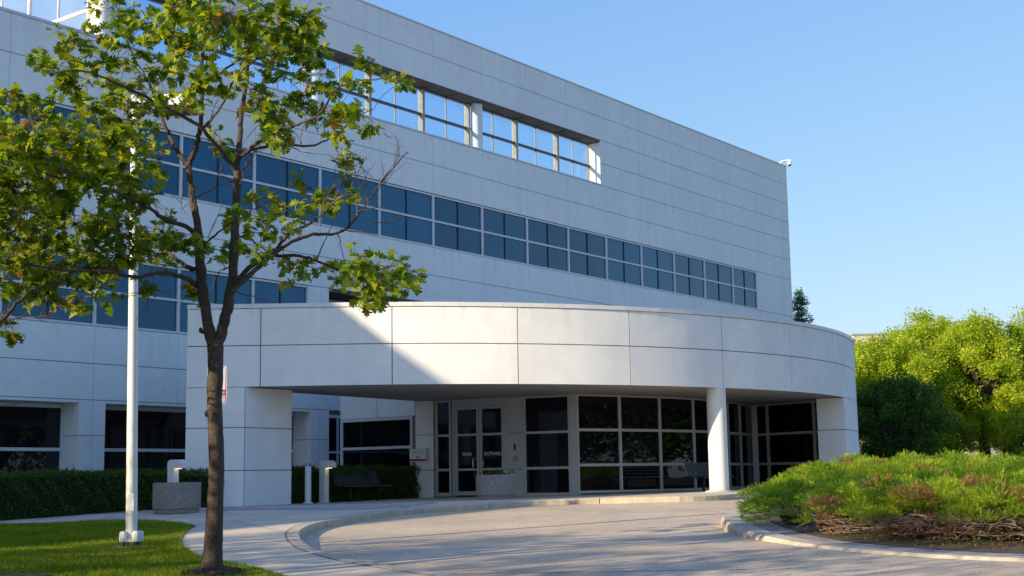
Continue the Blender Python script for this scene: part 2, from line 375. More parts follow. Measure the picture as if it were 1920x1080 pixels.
def blades(name, poly, n, h, box):
    x = rng.uniform(box[0],box[1],n); y = rng.uniform(box[2],box[3],n)
    k = inside(poly,x,y); x, y = x[k], y[k]; n = len(x); z = gz(x,y)+.01
    th = rng.uniform(0,6.28,n); L = h*rng.uniform(.5,1.3,n)*(1+.35*np.sin(x*2.1+1.3*np.cos(y*1.7))); lean = rng.uniform(.1,.8,n)*L; wd = rng.uniform(.004,.008,n)
    la = rng.uniform(0,6.28,n)
    V = np.zeros((n,3,3)); V[:,0] = np.stack([x-np.cos(th)*wd,y-np.sin(th)*wd,z],1); V[:,1] = np.stack([x+np.cos(th)*wd,y+np.sin(th)*wd,z],1)
    V[:,2] = np.stack([x+np.cos(la)*lean,y+np.sin(la)*lean,z+L],1)
    o = np_mesh(name, V, np.arange(3*n).reshape(-1,3), BLADE); tag(o, kind='stuff'); return o
blades('grass', lawn_poly, 260000, .055, (-12,-1.4,13,29.3))
blades('verge_grass', strip_poly, 12000, .05, (-16,-6,28,36))

# island of junipers on the right
isl_px = [(1460,935),(1420,943),(1395,949),(1372,957),(1358,965),(1352,973),(1360,982),(1382,993),(1416,1005),(1465,1016),(1500,1022),(1560,1029),(1620,1035),(1690,1040),(1780,1046),(1920,1052),(2100,1060),(2400,1075)]
isl = smooth_path([gpx(*p) for p in isl_px], 4)
ip = offset_path(isl, .33); 
IZ = lambda x,y: W(x,y)+.02
tailp = [(40,14),(60,20),(60,70),(26,66),(14,42)]
sheet('island_pavers', [(p.x,p.y) for p in ip]+tailp, W, PAVER2, .006)
ip2 = offset_path(isl, .78)
sheet('island_soil', [(p.x,p.y) for p in ip2]+[(40,15),(58,21),(58,68),(26,64),(14.5,42)], W, SOILM, .012)
sweep_kerb('island_kerb', isl, 1, .35, lambda x,y: W(x,y)+.03, R, KERBM, 3.2, .05)

# ------------------------------------------------------------------ main building
bld = thing('office_building', 'long pale precast office building with blue strip windows and a glazed roof screen', 'building', FP(40,0,0))
BAY0, BAY = 24.73, 3.18
HZ = [18.89,17.75,16.60,15.46,14.37,13.17,11.98,9.78,8.64,7.52,5.33,4.19,3.09]   # joints from roof to the ground floor head
A_END = 73.38; TOPEND = 52.97; STRIP_END = 68.9; LOW_END = 33.67; LOW_EDGE = 34.71; TOP0 = 25.1
cols = [BAY0+BAY*i for i in range(-9, 16)]; cols = [c for c in cols if c < 73]+[A_END]
wall = MB()
def panel(a0, a1, z0, z1, g=.006, gz_=.012, depth=.25, P=FP, o=0.0, mb=None):
    mb = mb or wall
    mb.fbox(a0,a1,z0,z1,o-depth,o-.03,1,P); mb.fbox(a0+g,a1-g,z0+gz_,z1-gz_,o-.03,o,0,P)
for i in range(len(cols)-1):
    a0, a1 = cols[i], cols[i+1]
    for z1, z0 in zip(HZ[:-1], HZ[1:]):
        zc = (z0+z1)/2
        pieces = [(a0,a1)]
        def cut(lo, hi):
            global pieces
            out = []
            for p, q in pieces:
                if hi <= p or lo >= q: out.append((p,q)); continue
                if p < lo: out.append((p,lo))
                if q > hi: out.append((hi,q))
            pieces = out
        if zc > 14.37: cut(-99, TOP0)
        if 14.37 < zc < 16.6: cut(TOP0, TOPEND)
        if 9.78 < zc < 11.98: cut(-99, STRIP_END)
        if 5.33 < zc < 7.52: cut(-99, LOW_END)
        if zc < 7.52: cut(LOW_EDGE, 99)
        for p, q in pieces:
            dd = .8 if zc > 14.37 and zc < 16.6 else .25
            panel(p, q, z0, z1, depth=dd)
# top screen lintel underside depth, end return, roof deck and body behind
wall.fbox(TOPEND-.025,TOPEND,14.44,16.48,-.62,-.002,0); wall.fbox(TOP0,A_END,16.6,18.86,-.8,-.26,1); wall.fbox(8,A_END,13.0,14.33,-.8,-.26,1)
wall.build('wall', [CONC, JOINT], bld)
body = MB()
body.fbox(-60,-3.9,-.5,14.37,-26,-.01); body.fbox(-3.9,34.0,3.2,13.9,-26,-1.2); body.fbox(34.0,A_END-.03,-.5,13.9,-26,-1.9)
body.fbox(-3.9,34.0,-.5,3.2,-26,-1.25)
body.fbox(60,A_END,13.9,18.7,-1.1,-.81)
body.build('building_body', CONC, bld)
cop = MB(); cop.fbox(-60,TOP0-.3,14.37,14.46,-.5,.02); cop.fbox(TOP0,A_END+.02,18.89,18.95,-.85,.02); cop.fbox(TOP0+.6,TOPEND,14.37,14.43,-.62,.025)
cop.build('coping', FRAME, bld)
for k in range(6):   # small pale joint caps on the roof edge
    pass
hd = MB()
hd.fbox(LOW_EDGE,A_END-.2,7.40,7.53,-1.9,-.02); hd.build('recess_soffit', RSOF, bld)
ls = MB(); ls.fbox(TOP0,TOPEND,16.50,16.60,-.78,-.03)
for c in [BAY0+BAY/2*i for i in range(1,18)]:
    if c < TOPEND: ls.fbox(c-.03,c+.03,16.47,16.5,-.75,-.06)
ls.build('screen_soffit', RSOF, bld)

def window(name, a0, a1, z0, z1, off, gm, cols_=2, rows_=2, fw=.07, depth=.10, fm=FRAME, mm=DMULL, P=FP, parent=bld, midw=.035, tw=.08, left=True, right=True, zs=None, th=None):
    fr = MB()
    fr.fbox(a0,a1,z0,z0+fw,off-depth,off,0,P); fr.fbox(a0,a1,z1-fw,z1,off-depth,off,0,P)
    if left: fr.fbox(a0,a0+fw/2+.02,z0+fw,z1-fw,off-depth,off,0,P)
    if right: fr.fbox(a1-fw/2-.02,a1,z0+fw,z1-fw,off-depth,off,0,P)
    zs = zs or [z0+(z1-z0)*r/rows_ for r in range(1,rows_)]
    for z in zs: fr.fbox(a0+fw/2+.02,a1-fw/2-.02,z-tw/2,z+tw/2,off-depth,off-.008,0,P)
    for c in range(1,cols_):
        x = a0+(a1-a0)*c/cols_; lim = [z0+fw]+sum([[z-tw/2,z+tw/2] for z in zs],[])+[z1-fw]
        for q in range(0,len(lim),2): fr.fbox(x-midw/2,x+midw/2,lim[q],lim[q+1],off-depth,off-.02,1,P)
    w_ = fr.build(name, [fm, mm], parent)
    g = MB(); g.fbox(a0+.02,a1-.02,z0+.02,z1-.02,off-depth-.03,off-depth*.6,0,P); g.build('pane', gm, w_)
    return w_
i = 0
for c in cols[:-1]:
    if c < STRIP_END-1: window('window', c, min(c+BAY,STRIP_END), 9.79, 11.96, -.02, G2)
    if c < LOW_END-1 and c > 8: window('window', c, min(c+BAY,LOW_END), 5.34, 7.50, -.02, G2)
# glazed roof screen: see-through, glass at the back of the opening
def seethrough(name, tint, refl, dirt_haze=.12):
    m, t, b, L = nodes(name); N = t.nodes.new
    tr = N('ShaderNodeBsdfTransparent'); tr.inputs[0].default_value = (*tint,1); gl = N('ShaderNodeBsdfGlossy'); gl.inputs['Roughness'].default_value = .02
    gl.inputs['Color'].default_value = (.9,.95,1,1); fz = N('ShaderNodeFresnel'); fz.inputs[0].default_value = 1.5
    df = N('ShaderNodeBsdfDiffuse'); df.inputs[0].default_value = (.5,.55,.6,1)
    nz = N('ShaderNodeTexNoise'); nz.inputs['Scale'].default_value = .8; nz.inputs['Detail'].default_value = 5; tc = N('ShaderNodeTexCoord'); L(tc.outputs['Object'], nz.inputs['Vector'])
    mr = N('ShaderNodeMapRange'); mr.inputs[1].default_value = .45; mr.inputs[2].default_value = .75; mr.inputs[3].default_value = dirt_haze*.1; mr.inputs[4].default_value = dirt_haze; L(nz.outputs[0], mr.inputs[0])  # pale noise: dirt, plus cloud-like sky haze put into the pane colour
    m1 = N('ShaderNodeMixShader'); L(mr.outputs[0], m1.inputs[0]); L(tr.outputs[0], m1.inputs[1]); L(df.outputs[0], m1.inputs[2])
    ad = N('ShaderNodeMath'); ad.operation = 'MULTIPLY_ADD'; ad.inputs[1].default_value = .7; ad.inputs[2].default_value = refl; L(fz.outputs[0], ad.inputs[0])
    m2 = N('ShaderNodeMixShader'); L(ad.outputs[0], m2.inputs[0]); L(m1.outputs[0], m2.inputs[1]); L(gl.outputs[0], m2.inputs[2])
    L(m2.outputs[0], t.nodes['Material Output'].inputs[0]); return m
GS = seethrough('screen_glass', (.62,.80,.98), .0)
GS2 = seethrough('sunlit_dusty_glass', (.60,.70,.90), .05, .45)  # dusty, with the sun's pale haze on the return put into the colour
BEIGE = mat('beige_jamb', (.36,.31,.25), .7, .15)
SCRF = mat('screen_frame', (.18,.17,.16), .5)
fins = [BAY0+BAY*k for k in range(0,9)]; fins.append(TOPEND)
for k in range(len(fins)-1):
    a0, a1 = fins[k], fins[k+1]
    fr = MB(); zb, zt, zm = 14.43, 16.5, 15.40
    iscol = k % 3 == 0
    o0, o1 = -.74, -.62
    fr.fbox(a0,a1,zb,zb+.05,o0,o1); fr.fbox(a0,a1,zt-.06,zt,o0,o1); 
    fr.fbox(a0+.14,a1-.02,zm-.035,zm+.035,o0,o1+.05,1)
    mid = (a0+a1)/2+.05; fr.fbox(mid-.014,mid+.014,zb+.05,zm-.035,o0,o1-.04); fr.fbox(mid-.014,mid+.014,zm+.035,zt-.06,o0,o1-.04)
    if not iscol or k == 0: fr.fbox(a0-.07,a0+.07,zb+.05,zt-.06,o0,-.50,2)
    else: fr.fbox(a0-.26,a0-.16,zb+.05,zt-.06,o0,-.50,2)
    sc = fr.build('screen_window', [SCRF, DMULL, BEIGE], bld)
    g = MB(); g.add([FP(a0+.02,zb+.03,o0+.05),FP(a1-.02,zb+.03,o0+.05),FP(a1-.02,zt-.03,o0+.05),FP(a0+.02,zt-.03,o0+.05)],[(0,1,2,3)]); g.build('pane', GS, sc)
for c in (24.9, 34.45, 43.98):
    m_ = MB(); p = FP(c,14.40,-.40); m_.lathe([(.25,0),(.25,2.17)], p, 24)
    if c < 25: m_ = MB(); m_.lathe([(.36,0),(.36,4.4)], FP(c+.1,14.46,-.45), 28)
    m_.build('screen_column', WHITE, bld, smooth=True)
# glazed return of the roof screen at its left end (faces the sun)
def FR(al, z, off): return FP(24.75+off, z, -al)    # al runs back from the facade
for k in range(3):
    a0 = .75+k*3.3
    fr = MB(); 
    zs = [14.4,15.55,16.6,18.9]
    for z in (14.4,15.5,18.8): fr.fbox(a0,a0+3.3,z-.05,z+.05,-.08,.04,0,FR)
    fr.fbox(a0-.05,a0+.05,14.4,18.8,-.08,.05,0,FR); fr.fbox(a0+1.64,a0+1.67,14.4,18.8,-.06,.03,0,FR)
    sc = fr.build('screen_window', [WHITE], bld); g = MB(); g.add([FR(a0,14.4,-.02),FR(a0+3.3,14.4,-.02),FR(a0+3.3,18.8,-.02),FR(a0,18.8,-.02)],[(0,1,2,3)]); g.build('pane', GS2, sc)
# ground floor left: piers and recessed windows
REC = -.8
for c in (BAY0-2*9.54, BAY0-9.54, BAY0, BAY0+9.54):
    p = MB()
    for z1, z0 in ((3.08,2.02),(2.02,.95),(.95,-.5)):
        for a0, a1 in ((c-.46,c),(c,c+.46)):
            p.fbox(a0+(.006 if a0 == c else 0),a1-(.006 if a1 == c else 0),z0+.011,z1-.011,-.03,0,0)
        p.fbox(c-.458,c+.458,z0+.011,z1-.011,REC-.2,-.033,0)
    p.fbox(c-.44,c+.44,-.4,3.06,-.0335,-.0285,1); p.fbox(c-.448,c+.448,-.4,3.06,REC-.18,-.04,1)
    p.build('pier', [CONC, JOINT], bld)
gs = MB(); gs.fbox(-3,LOW_EDGE-.02,3.0,3.085,REC-.4,-.02); gs.build('recess_soffit', CONC, bld)
for c in (BAY0-2*9.54, BAY0-9.54, BAY0, BAY0+9.54):
    lo, hi = c+.47, c+9.54-.47
    if c > 34: continue
    window('window', lo, hi, .1, 2.98, REC+.05, GD, cols_=2, rows_=2, fw=.12, zs=[1.62], tw=.1, mm=FRAME, midw=.1)
# recessed floors behind the canopy
window('window', LOW_EDGE+.2, LOW_EDGE+9.6, 5.6, 7.2, -1.6, G2, cols_=6, rows_=1, mm=FRAME, midw=.08)
rb = MB(); rb.fbox(LOW_EDGE-.25,A_END-.3,3.2,5.6,-1.88,-1.6); rb.fbox(LOW_EDGE-.25,A_END-.3,7.2,7.4,-1.88,-1.6); rb.build('recess_wall', CONC, bld)
window('window', LOW_EDGE+.02, LOW_EDGE+6, .1, 3.0, -1.5, GD, cols_=3, zs=[1.62], fw=.1, mm=FRAME, midw=.09)

# ------------------------------------------------------------------ entrance canopy
CX, CY, CR = -4.562, 53.565, 17.623
can = thing('entrance_canopy', 'curved white panelled canopy on a pier and round column over the main entrance', 'canopy', (-4.5, 36.0, 0))
H0, HM, HT = 3.09, 4.19, 5.20
def arc(t, r=CR): # t: distance along the fascia from the tangent point, negative = straight part
    if t <= 0: return Vector((CX+t, CY-r, 0))
    th = t/CR; return Vector((CX+r*math.sin(th), CY-r*math.cos(th), 0))
T0 = -8.74-CX; cuts = [T0, -2.21] + [CR*math.radians(d) for d in (4.28,15.46,26.48,37.55,48.59,59.82,71.0,82.2,93.4)]
T1 = cuts[-1]
def arcband(mb, t0, t1, r0, r1, z0, z1, m=0, n=None):
    n = n or max(2, int((t1-t0)/.5)); ts = [t0+(t1-t0)*k/n for k in range(n+1)]
    v = []
    for t in ts:
        a, b = arc(t, r1), arc(t, r0)
        v += [(a.x,a.y,z0),(b.x,b.y,z0),(b.x,b.y,z1),(a.x,a.y,z1)]
    f = [(4*k+j,4*(k+1)+j,4*(k+1)+(j+1)%4,4*k+(j+1)%4) for k in range(n) for j in range(4)]
    f += [(3,2,1,0),(4*n,4*n+1,4*n+2,4*n+3)]
    mb.add(v, f, m)
fas = MB()
for k in range(len(cuts)-1):
    for z0, z1 in ((H0,HM),(HM,HT)):
        e = .0 if k == 0 else .014
        arcband(fas, cuts[k]+e, cuts[k+1]-.014, CR-.04, CR, z0+(.013 if z0 > H0 else 0), z1-.013)
arcband(fas, T0+.01, T1, CR-.22, CR-.042, H0+.004, HT-.01, 1, 60)
fas.build('fascia', [CANO, JOINT], can, smooth=True)
cpb = MB(); t = T0-.01
while t < T1-.3:
    arcband(cpb, t, min(t+1.22,T1)-.006, CR-.45, CR+.03, HT, HT+.115); t += 1.22
cpb.build('coping', WHITE, can, smooth=True)
back = [FP(50,0,0), FP(46,0,.5), Vector((-3.2,44.2,0)), Vector((-6.44,38.9,0)), Vector((-7.6,38.9,0)), Vector((T0+CX+.05,38.9,0))]
front = [arc(T0+(T1-T0)*k/50, CR-.23) for k in range(51)]; front[0].x += .02
deck = MB(); poly = [(p.x,p.y) for p in front]+[(p.x,p.y) for p in [FP(54,0,.3)]+back]
deck.prism(poly, H0+.012, HT-.05); deck.build('roof_slab', SOFF, can)
for x, y in [(-5.4,37.6),(-3.2,38.6),(-1.6,40.6),(.8,38.6),(2.8,39.4),(5.0,41.0),(8.2,44.0),(10.0,45.6),(-1.2,38.0),(6.9,42.5)]:
    sf = MB(); sf.lathe([(.14,H0+.012),(.14,H0-.004),(.10,H0-.006),(.09,H0+.002)], (x,y,0), 16); sf.build('downlight', DLT, can)
# left pier
pr = MB()
P4 = [(-8.74,CY-CR-.0),(-7.17,CY-CR),(-6.17,37.45),(-7.74,37.75),(-8.74,37.75)]
def inset(poly, d):
    c = Vector((sum(p[0] for p in poly)/len(poly), sum(p[1] for p in poly)/len(poly)))
    out = []; n = len(poly)
    for i in range(n):
        p0, p1, p2 = [Vector(poly[(i+k)%n]) for k in (-1,0,1)]
        e0 = (p1-p0).normalized(); e1 = (p2-p1).normalized(); n0 = Vector((-e0.y,e0.x)); n1 = Vector((-e1.y,e1.x))
        b = (n0+n1).normalized(); out.append(tuple(p1+b*d/max(.3,b.dot(n0))))
    return out
pr.prism(inset(P4,.03), -.6, H0+.004, 1)
for z0, z1 in ((-.6,.86),(.885,1.99),(2.015,H0-.016)):
    pr.prism(P4, z0, z1, 0)
pr.fbox(0,0,0,0,0,0) if False else None
pr.build('pier', [CANO, JOINT], can)
pj = MB(); q = Vector((-7.17,CY-CR)); pj.box(q.x-.008,q.x+.006,q.y-.003,q.y+.02,-.3,H0-.02); pj.build('pier_joint', JOINT, can)
# right pier: a piece of the drum with a radial cut
th = math.asin((11.19-CX)/CR); tr_ = th*CR
rp = MB()
for z0, z1 in ((-.4,1.99),(2.015,H0-.016)): arcband(rp, tr_, T1, CR-.95, CR, z0, z1, 0)
arcband(rp, tr_+.03, T1, CR-.92, CR-.03, -.4, H0+.003, 1); rp.build('pier', [CANO, JOINT], can, smooth=True)
def circ_hit(px, py, r):
    v = ray(px,py); A = v.x**2+1; B = -2*(CX*v.x+CY); C = CX*CX+CY*CY-r*r
    y = (-B-math.sqrt(B*B-4*A*C))/2/A; return Vector((v.x*y, y, 0))
cpos = circ_hit(1346.5, 850, CR-.27)
cl = MB(); cl.lathe([(.285,.11),(.285,H0+.01)], cpos, 40); cl.build('column', WHITE, can, smooth=True)
cl = MB(); cl.lathe([(.48,-.05),(.44,.06),(.36,.112)], cpos, 40); cl.build('column_base', KERBM, can, smooth=True)

# ------------------------------------------------------------------ entrance vestibule
ves = thing('entrance_vestibule', 'glazed main entrance wall with double doors under the curved canopy', 'entrance', (0, 43, 0))
A0 = Vector((-2.62,44.05,0)); A1 = Vector((1.75,41.72,0)); da = (A1-A0).normalized(); na = Vector((da.y,-da.x,0))
def lineP(o, d, n_):
    return lambda a, z, off=0: Vector((o.x+d.x*a+n_.x*off, o.y+d.y*a+n_.y*off, z))
LA = lineP(A0, da, na)
def linehit(px, o, d, py=850):
    v = ray(px,py); # solve v.x*y = o.x+d.x*s ; y = o.y+d.y*s
    return (v.x*o.y-o.x)/(d.x-v.x*d.y)
sA = lambda px: linehit(px, A0, da)
HD = H0+.004
def glazed(name, P, s0, s1, z0, z1, zs, fw=.055, tw=.075, off=0, gm=GE, fm=EFRAME, vs=(), depth=.1):
    fr = MB()
    fr.fbox(s0,s1,z0,z0+fw*1.5,off-depth,off,0,P); fr.fbox(s0,s1,z1-fw,z1,off-depth,off,0,P)
    fr.fbox(s0,s0+fw,z0+fw*1.5,z1-fw,off-depth,off,0,P); fr.fbox(s1-fw,s1,z0+fw*1.5,z1-fw,off-depth,off,0,P)
    for z in zs: fr.fbox(s0+fw,s1-fw,z-tw/2,z+tw/2,off-depth,off-.006,0,P)
    o = fr.build(name, fm, ves)
    g = MB(); g.fbox(s0+.02,s1-.02,z0+.03,z1-.02,off-depth*.75,off-depth*.55,0,P); g.build('pane', gm, o)
    return o
ZS = [.85,1.955]
pil = MB()
for z0, z1 in ((-.1,.84),(.86,1.98),(2.0,HD)):
    pil.prism([(-3.22,44.10),(-2.64,44.0),(-2.5,44.5),(-3.1,44.62)], z0, z1)
pil.prism([(-3.2,44.12),(-2.66,44.03),(-2.52,44.48),(-3.08,44.6)], -.1, HD-.01, 1)
pil.build('pilaster', [CANO, JOINT], ves)
glazed('sidelight', LA, sA(816), sA(846), .0, HD, ZS, fw=.08)
s0, s1 = sA(848.5), sA(948.5)
df = MB(); df.fbox(s0,s0+.07,.0,HD,-.12,.012,0,LA); df.fbox(s1-.07,s1,.0,HD,-.12,.012,0,LA); df.fbox(s0+.07,s1-.07,2.86,HD,-.12,.008,0,LA)
df.build('door_frame', EFRAME, ves)
sm = (s0+s1)/2
TXT = emit('lettering', (.75,.75,.75), 0)
def text(body, size, P, s, z, off, m, parent, width=None, name='lettering', bold=0):
    cu = bpy.data.curves.new(name, 'FONT'); cu.body = body; cu.size = size; cu.align_x = 'CENTER'; cu.extrude = .0015; cu.offset = bold
    to = bpy.data.objects.new(name, cu); COL.objects.link(to); bpy.context.view_layer.update()
    me = bpy.data.meshes.new_from_object(to.evaluated_get(bpy.context.evaluated_depsgraph_get())); bpy.data.objects.remove(to)
    xs = [v.co.x for v in me.vertices]; k = width/(max(xs)-min(xs)) if width else 1; xc = (max(xs)+min(xs))/2
    for v in me.vertices:
        v.co = P(s+(v.co.x-xc)*k, z+v.co.y, off+v.co.z)
    me.materials.clear(); me.materials.append(m)
    o = bpy.data.objects.new(name, me); COL.objects.link(o)
    if parent: o.parent = parent; o.matrix_parent_inverse = Matrix.Translation(-parent_loc(parent))
    return o
for d0, d1, word, tx, wd in ((s0+.08,sm-.01,'MAIN',874.5,17),(sm+.01,s1-.08,'ENTRANCE',924.5,35)):
    dz = glazed('door', LA, d0, d1, .03, 2.85, ZS, fw=.085, off=-.02)
    c = sA(tx); text(word, .155, LA, c, 1.285, -.045, SIGNW, dz, width=(sA(tx+wd/2)-sA(tx-wd/2)), bold=.002)
    hx = sm-.09 if word == 'MAIN' else sm+.09
    h = MB(); h.tube([LA(hx,.88,-.02),LA(hx-.06*(1 if word=='MAIN' else -1),.88,.05),LA(hx-.10*(1 if word=='MAIN' else -1),.92,.06),LA(hx-.10*(1 if word=='MAIN' else -1),1.16,.06),LA(hx-.06*(1 if word=='MAIN' else -1),1.2,.05),LA(hx,1.2,-.02)], .016, 8)
    h.build('handle', STEEL, dz, smooth=True)
s2, s3 = sA(948.5), sA(982)
wp = MB()
for z0, z1 in ((0,.82),(.835,1.955),(1.97,HD)): wp.fbox(s2,s3-.06,z0,z1,-.1,-.01,0,LA)
wp.fbox(s3-.06,s3,0,HD,-.12,.012,0,LA)
wpo = wp.build('wall_panel', EFRAME, ves)
ic = MB(); sc_ = (s2+s3)/2+.0
ic.fbox(sc_-.03,sc_+.03,1.42,1.62,-.012,.008,0,LA); ic.build('card_reader', BLACK, wpo)
ic = MB(); cc = LA(sc_+.02,1.17,0); ic.tube([LA(sc_+.02,1.17,-.012),LA(sc_+.02,1.17,.02)], .085, 20); ic.build('intercom', STEEL, wpo)
glazed('window', LA, sA(982.5), sA(1069), .0, HD, ZS, fw=.06)
post = MB(); post.fbox(sA(1069.5),sA(1083),-.05,HD,-.2,.03,0,LA); post.build('corner_post', EFRAME, ves)
# bow-shaped glazing between the post and the inner corner
bow = [(1.95,41.62),(3.34,42.55),(4.72,43.62),(5.98,44.88),(6.80,46.0),(7.50,47.2),(8.15,48.55),(8.9,50.25)]
bow = [Vector((*p,0)) for p in bow]
def zrow(x): return [.90, 2.0]
for k in range(len(bow)-1):
    o, e = bow[k], bow[k+1]; d = (e-o).normalized(); P = lineP(o, d, Vector((d.y,-d.x,0)))
    L_ = (e-o).length
    glazed('window', P, 0.001, L_-.001, .06, HD, [.92,2.0], fw=.05, tw=.085)
cpst = MB(); cpst.box(8.80,9.02,50.12,50.42,-.05,HD); cpst.build('corner_post', EFRAME, ves)
o, e = Vector((8.95,50.2,0)), Vector((11.05,47.0,0)); d = (e-o).normalized(); P = lineP(o, d, Vector((d.y,-d.x,0))); L_ = (e-o).length
ks = [0.001]+[linehit(px,o,d) for px in (1440,1528)]+[L_]
for k in range(3): glazed('window', P, ks[k], ks[k+1]-.002, .06, HD, [.92,2.0], fw=.055, tw=.085)
# side wall of the vestibule towards the hedge
o, e = Vector((-5.95,46.2,0)), Vector((-3.24,44.12,0)); d = (e-o).normalized(); n_ = Vector((d.y,-d.x,0)); P = lineP(o,d,n_); L_ = (e-o).length
glazed('window', P, 0, L_-.12, .3, 2.62, [1.62], fw=.10, tw=.09, fm=FRAME, gm=GD)
sw = MB(); 
for a0, a1 in ((0,L_*.5),(L_*.5,L_)):
    sw.fbox(a0+.01,a1-.01,2.63,3.74,-.2,0,0,P); sw.fbox(a0+.01,a1-.01,3.76,5.2,-.2,0,0,P)
sw.fbox(0,L_,2.64,5.15,-.22,-.03,1,P); sw.fbox(0,L_,-.1,.3,-.2,0,0,P); sw.fbox(L_-.12,L_-.1,.3,2.62,-.1,0,1,P); sw.fbox(L_-.1,L_+.02,.3,2.62,-.1,-.02,1,P)
sw.build('wall_panel', [CONC, JOINT], ves)
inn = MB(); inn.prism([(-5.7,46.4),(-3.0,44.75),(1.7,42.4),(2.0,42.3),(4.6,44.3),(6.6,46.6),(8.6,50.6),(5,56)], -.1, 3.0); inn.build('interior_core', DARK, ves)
# collection box hung on the pilaster
bx = thing('collection_box', 'white wall box with a red stripe and small red text on the entrance pilaster', 'box', (-3.1,43.95,1.3))
bc = aty(789, 850, 43.75); bb = MB()
def BP(a, z, off=0): return Vector((bc.x+a*.97+off*-.24, bc.y-a*.24-off*.97, z))
bb.fbox(-.27,.27,1.12,1.52,-.02,.34,0,BP); bb.fbox(-.31,.29,1.52,1.535,-.02,.38,0,BP); bb.build('cabinet', SIGNW, bx)
bb = MB(); bb.fbox(-.265,.265,1.14,1.21,.341,.346,0,BP); bb.build('stripe', RED, bx)
text('HEALTH', .06, BP, -.07, 1.40, .342, RED, bx, width=.19); text('FILES', .06, BP, .10, 1.40, .342, RED, bx, width=.12)
bb = MB(); bb.fbox(-.04,.06,1.24,1.29,.341,.345,0,BP); bb.build('slot', mat('brass_slot', (.25,.19,.08), .5), bx)

# ------------------------------------------------------------------ street furniture
def planter(loc, label, r=.545, h=.70):
    t = thing('planter', label, 'planter', loc, 'round aggregate planters'); x,y,z = loc
    m_ = MB(); m_.lathe([(r*.93,0),(r*.93,.11),(r,.115),(r,h-.02),(r-.015,h),(r-.09,h),(r-.10,h-.10)], loc, 48); m_.build('bowl', AGG, t, smooth=True)
    m_ = MB(); m_.lathe([(r-.10,h-.11),(.02,h-.08)], loc, 24); m_.build('soil', SOILM, t); return t
p1 = gpx(331,962); planter(p1, 'round grey aggregate planter on the pavement beside the lawn', .56, .72)
p2 = gpx(929.5,936.5); planter(p2, 'round aggregate planter with green plants in front of the entrance doors', .535, .66)
def leaf_cloud(name, C, R3, n, size, m, parent=None, aspect=.6, fold=True, shell=.35, seedf=None, droop=0, return_only=False):
    u = rng.normal(size=(n,3)); u /= np.linalg.norm(u,axis=1)[:,None]; r = rng.uniform(shell,1,n)**.6
    P = np.asarray(C)+u*r[:,None]*np.asarray(R3)
    return leaf_quads(name, P, size, m, parent, aspect, droop)
def leaf_quads(name, P, size, m, parent=None, aspect=.6, droop=0, up=.3):
    n = len(P); d = rng.normal(size=(n,3)); d[:,2] = d[:,2]*.6-droop; d /= np.linalg.norm(d,axis=1)[:,None]
    q = rng.normal(size=(n,3)); q[:,2] += 0; s = np.cross(d,q); s /= np.linalg.norm(s,axis=1)[:,None]
    L = size*rng.uniform(.6,1.3,n)[:,None]; a = P-d*L*.5; b = P+d*L*.5; wv = s*L*aspect*.5
    V = np.stack([a, P+wv, b, P-wv],1); F = np.arange(4*n).reshape(-1,4)
    return np_mesh(name, V, F, m, parent)
pl = thing('flowering_plant', 'low green plants growing in the planter by the doors', 'plant', p2+Vector((0,0,.6)))
leaf_quads('foliage', np.array(p2)+np.c_[rng.normal(0,.2,500), rng.normal(0,.2,500), .62+np.abs(rng.normal(0,.07,500))], .07, HEDGEL, pl)

WARM = emit('warm_lamp', (1,.72,.40), 1.3)
def hood_light(loc, label):
    t = thing('bollard_light', label, 'bollard light', loc, 'white hooded bollard lights'); x,y,z = loc
    n2 = Vector((.86,-.5,0)); u2 = Vector((.5,.86,0)); 
    def P(a, zz, off=0): return Vector((x+u2.x*a+n2.x*off, y+u2.y*a+n2.y*off, z+zz))
    m_ = MB(); m_.fbox(-.10,.10,0,.98,-.11,.09,0,P); m_.fbox(-.14,.14,0,.015,-.15,.13,0,P); m_.build('post', WHITE, t, bevel=.008)
    # hood: extruded profile with a rounded front and back
    prof = [(-.115,.97),(-.115,1.08)]+[(-.115+.11*(1-math.cos(a)),1.08+.11*math.sin(a)) for a in (.4,.8,1.2,1.57)]+[(.22+.13*math.sin(a), 1.06+.13*math.cos(a)) for a in (.0,.3,.6,.9,1.2,1.45,1.57)]+[(.35,1.0),(.35,.985)]
    n = len(prof); hd_ = MB(); v = [P(-.105,zz,oo) for oo,zz in prof]+[P(.105,zz,oo) for oo,zz in prof]
    hd_.add(v, [tuple(range(n)), tuple(range(2*n-1,n-1,-1))]+[(i,n+i,n+(i+1)%n,(i+1)%n) for i in range(n)]); hd_.build('hood', WHITE, t)
    m_ = MB(); m_.fbox(-.06,.06,.962,.969,.11,.24,0,P); m_.build('lamp_lens', WARM, t); return t
hood_light(gpx(606,939.5) if False else Vector((-5.42,38.6,G(-5,38.6))), 'white hooded bollard light with a faint warm glow beside the dark bench')
hood_light(Vector((aty(325,900,33.6).x,33.6,-.05)), 'white hooded bollard light standing behind the round grey planter')
sb = thing('ashtray_bollard', 'slim white round bollard with a conical vented cap beside the canopy pier', 'bollard', (-5.9,38.9,0))
q = Vector((aty(577.5,900,37.9).x,37.9,-.04))
m_ = MB(); m_.lathe([(.14,-.02),(.14,.02),(.092,.03),(.09,1.0),(.094,1.0),(.094,1.02)], q, 24); m_.build('post', WHITE, sb, smooth=True)
m_ = MB(); m_.lathe([(.088,1.021),(.05,1.10),(.05,1.105)], q, 20); m_.build('cone', STEEL, sb, smooth=True)
m_ = MB(); m_.lathe([(.09,1.11),(.06,1.13),(.01,1.14)], q, 20); m_.build('cap', WHITE, sb, smooth=True)
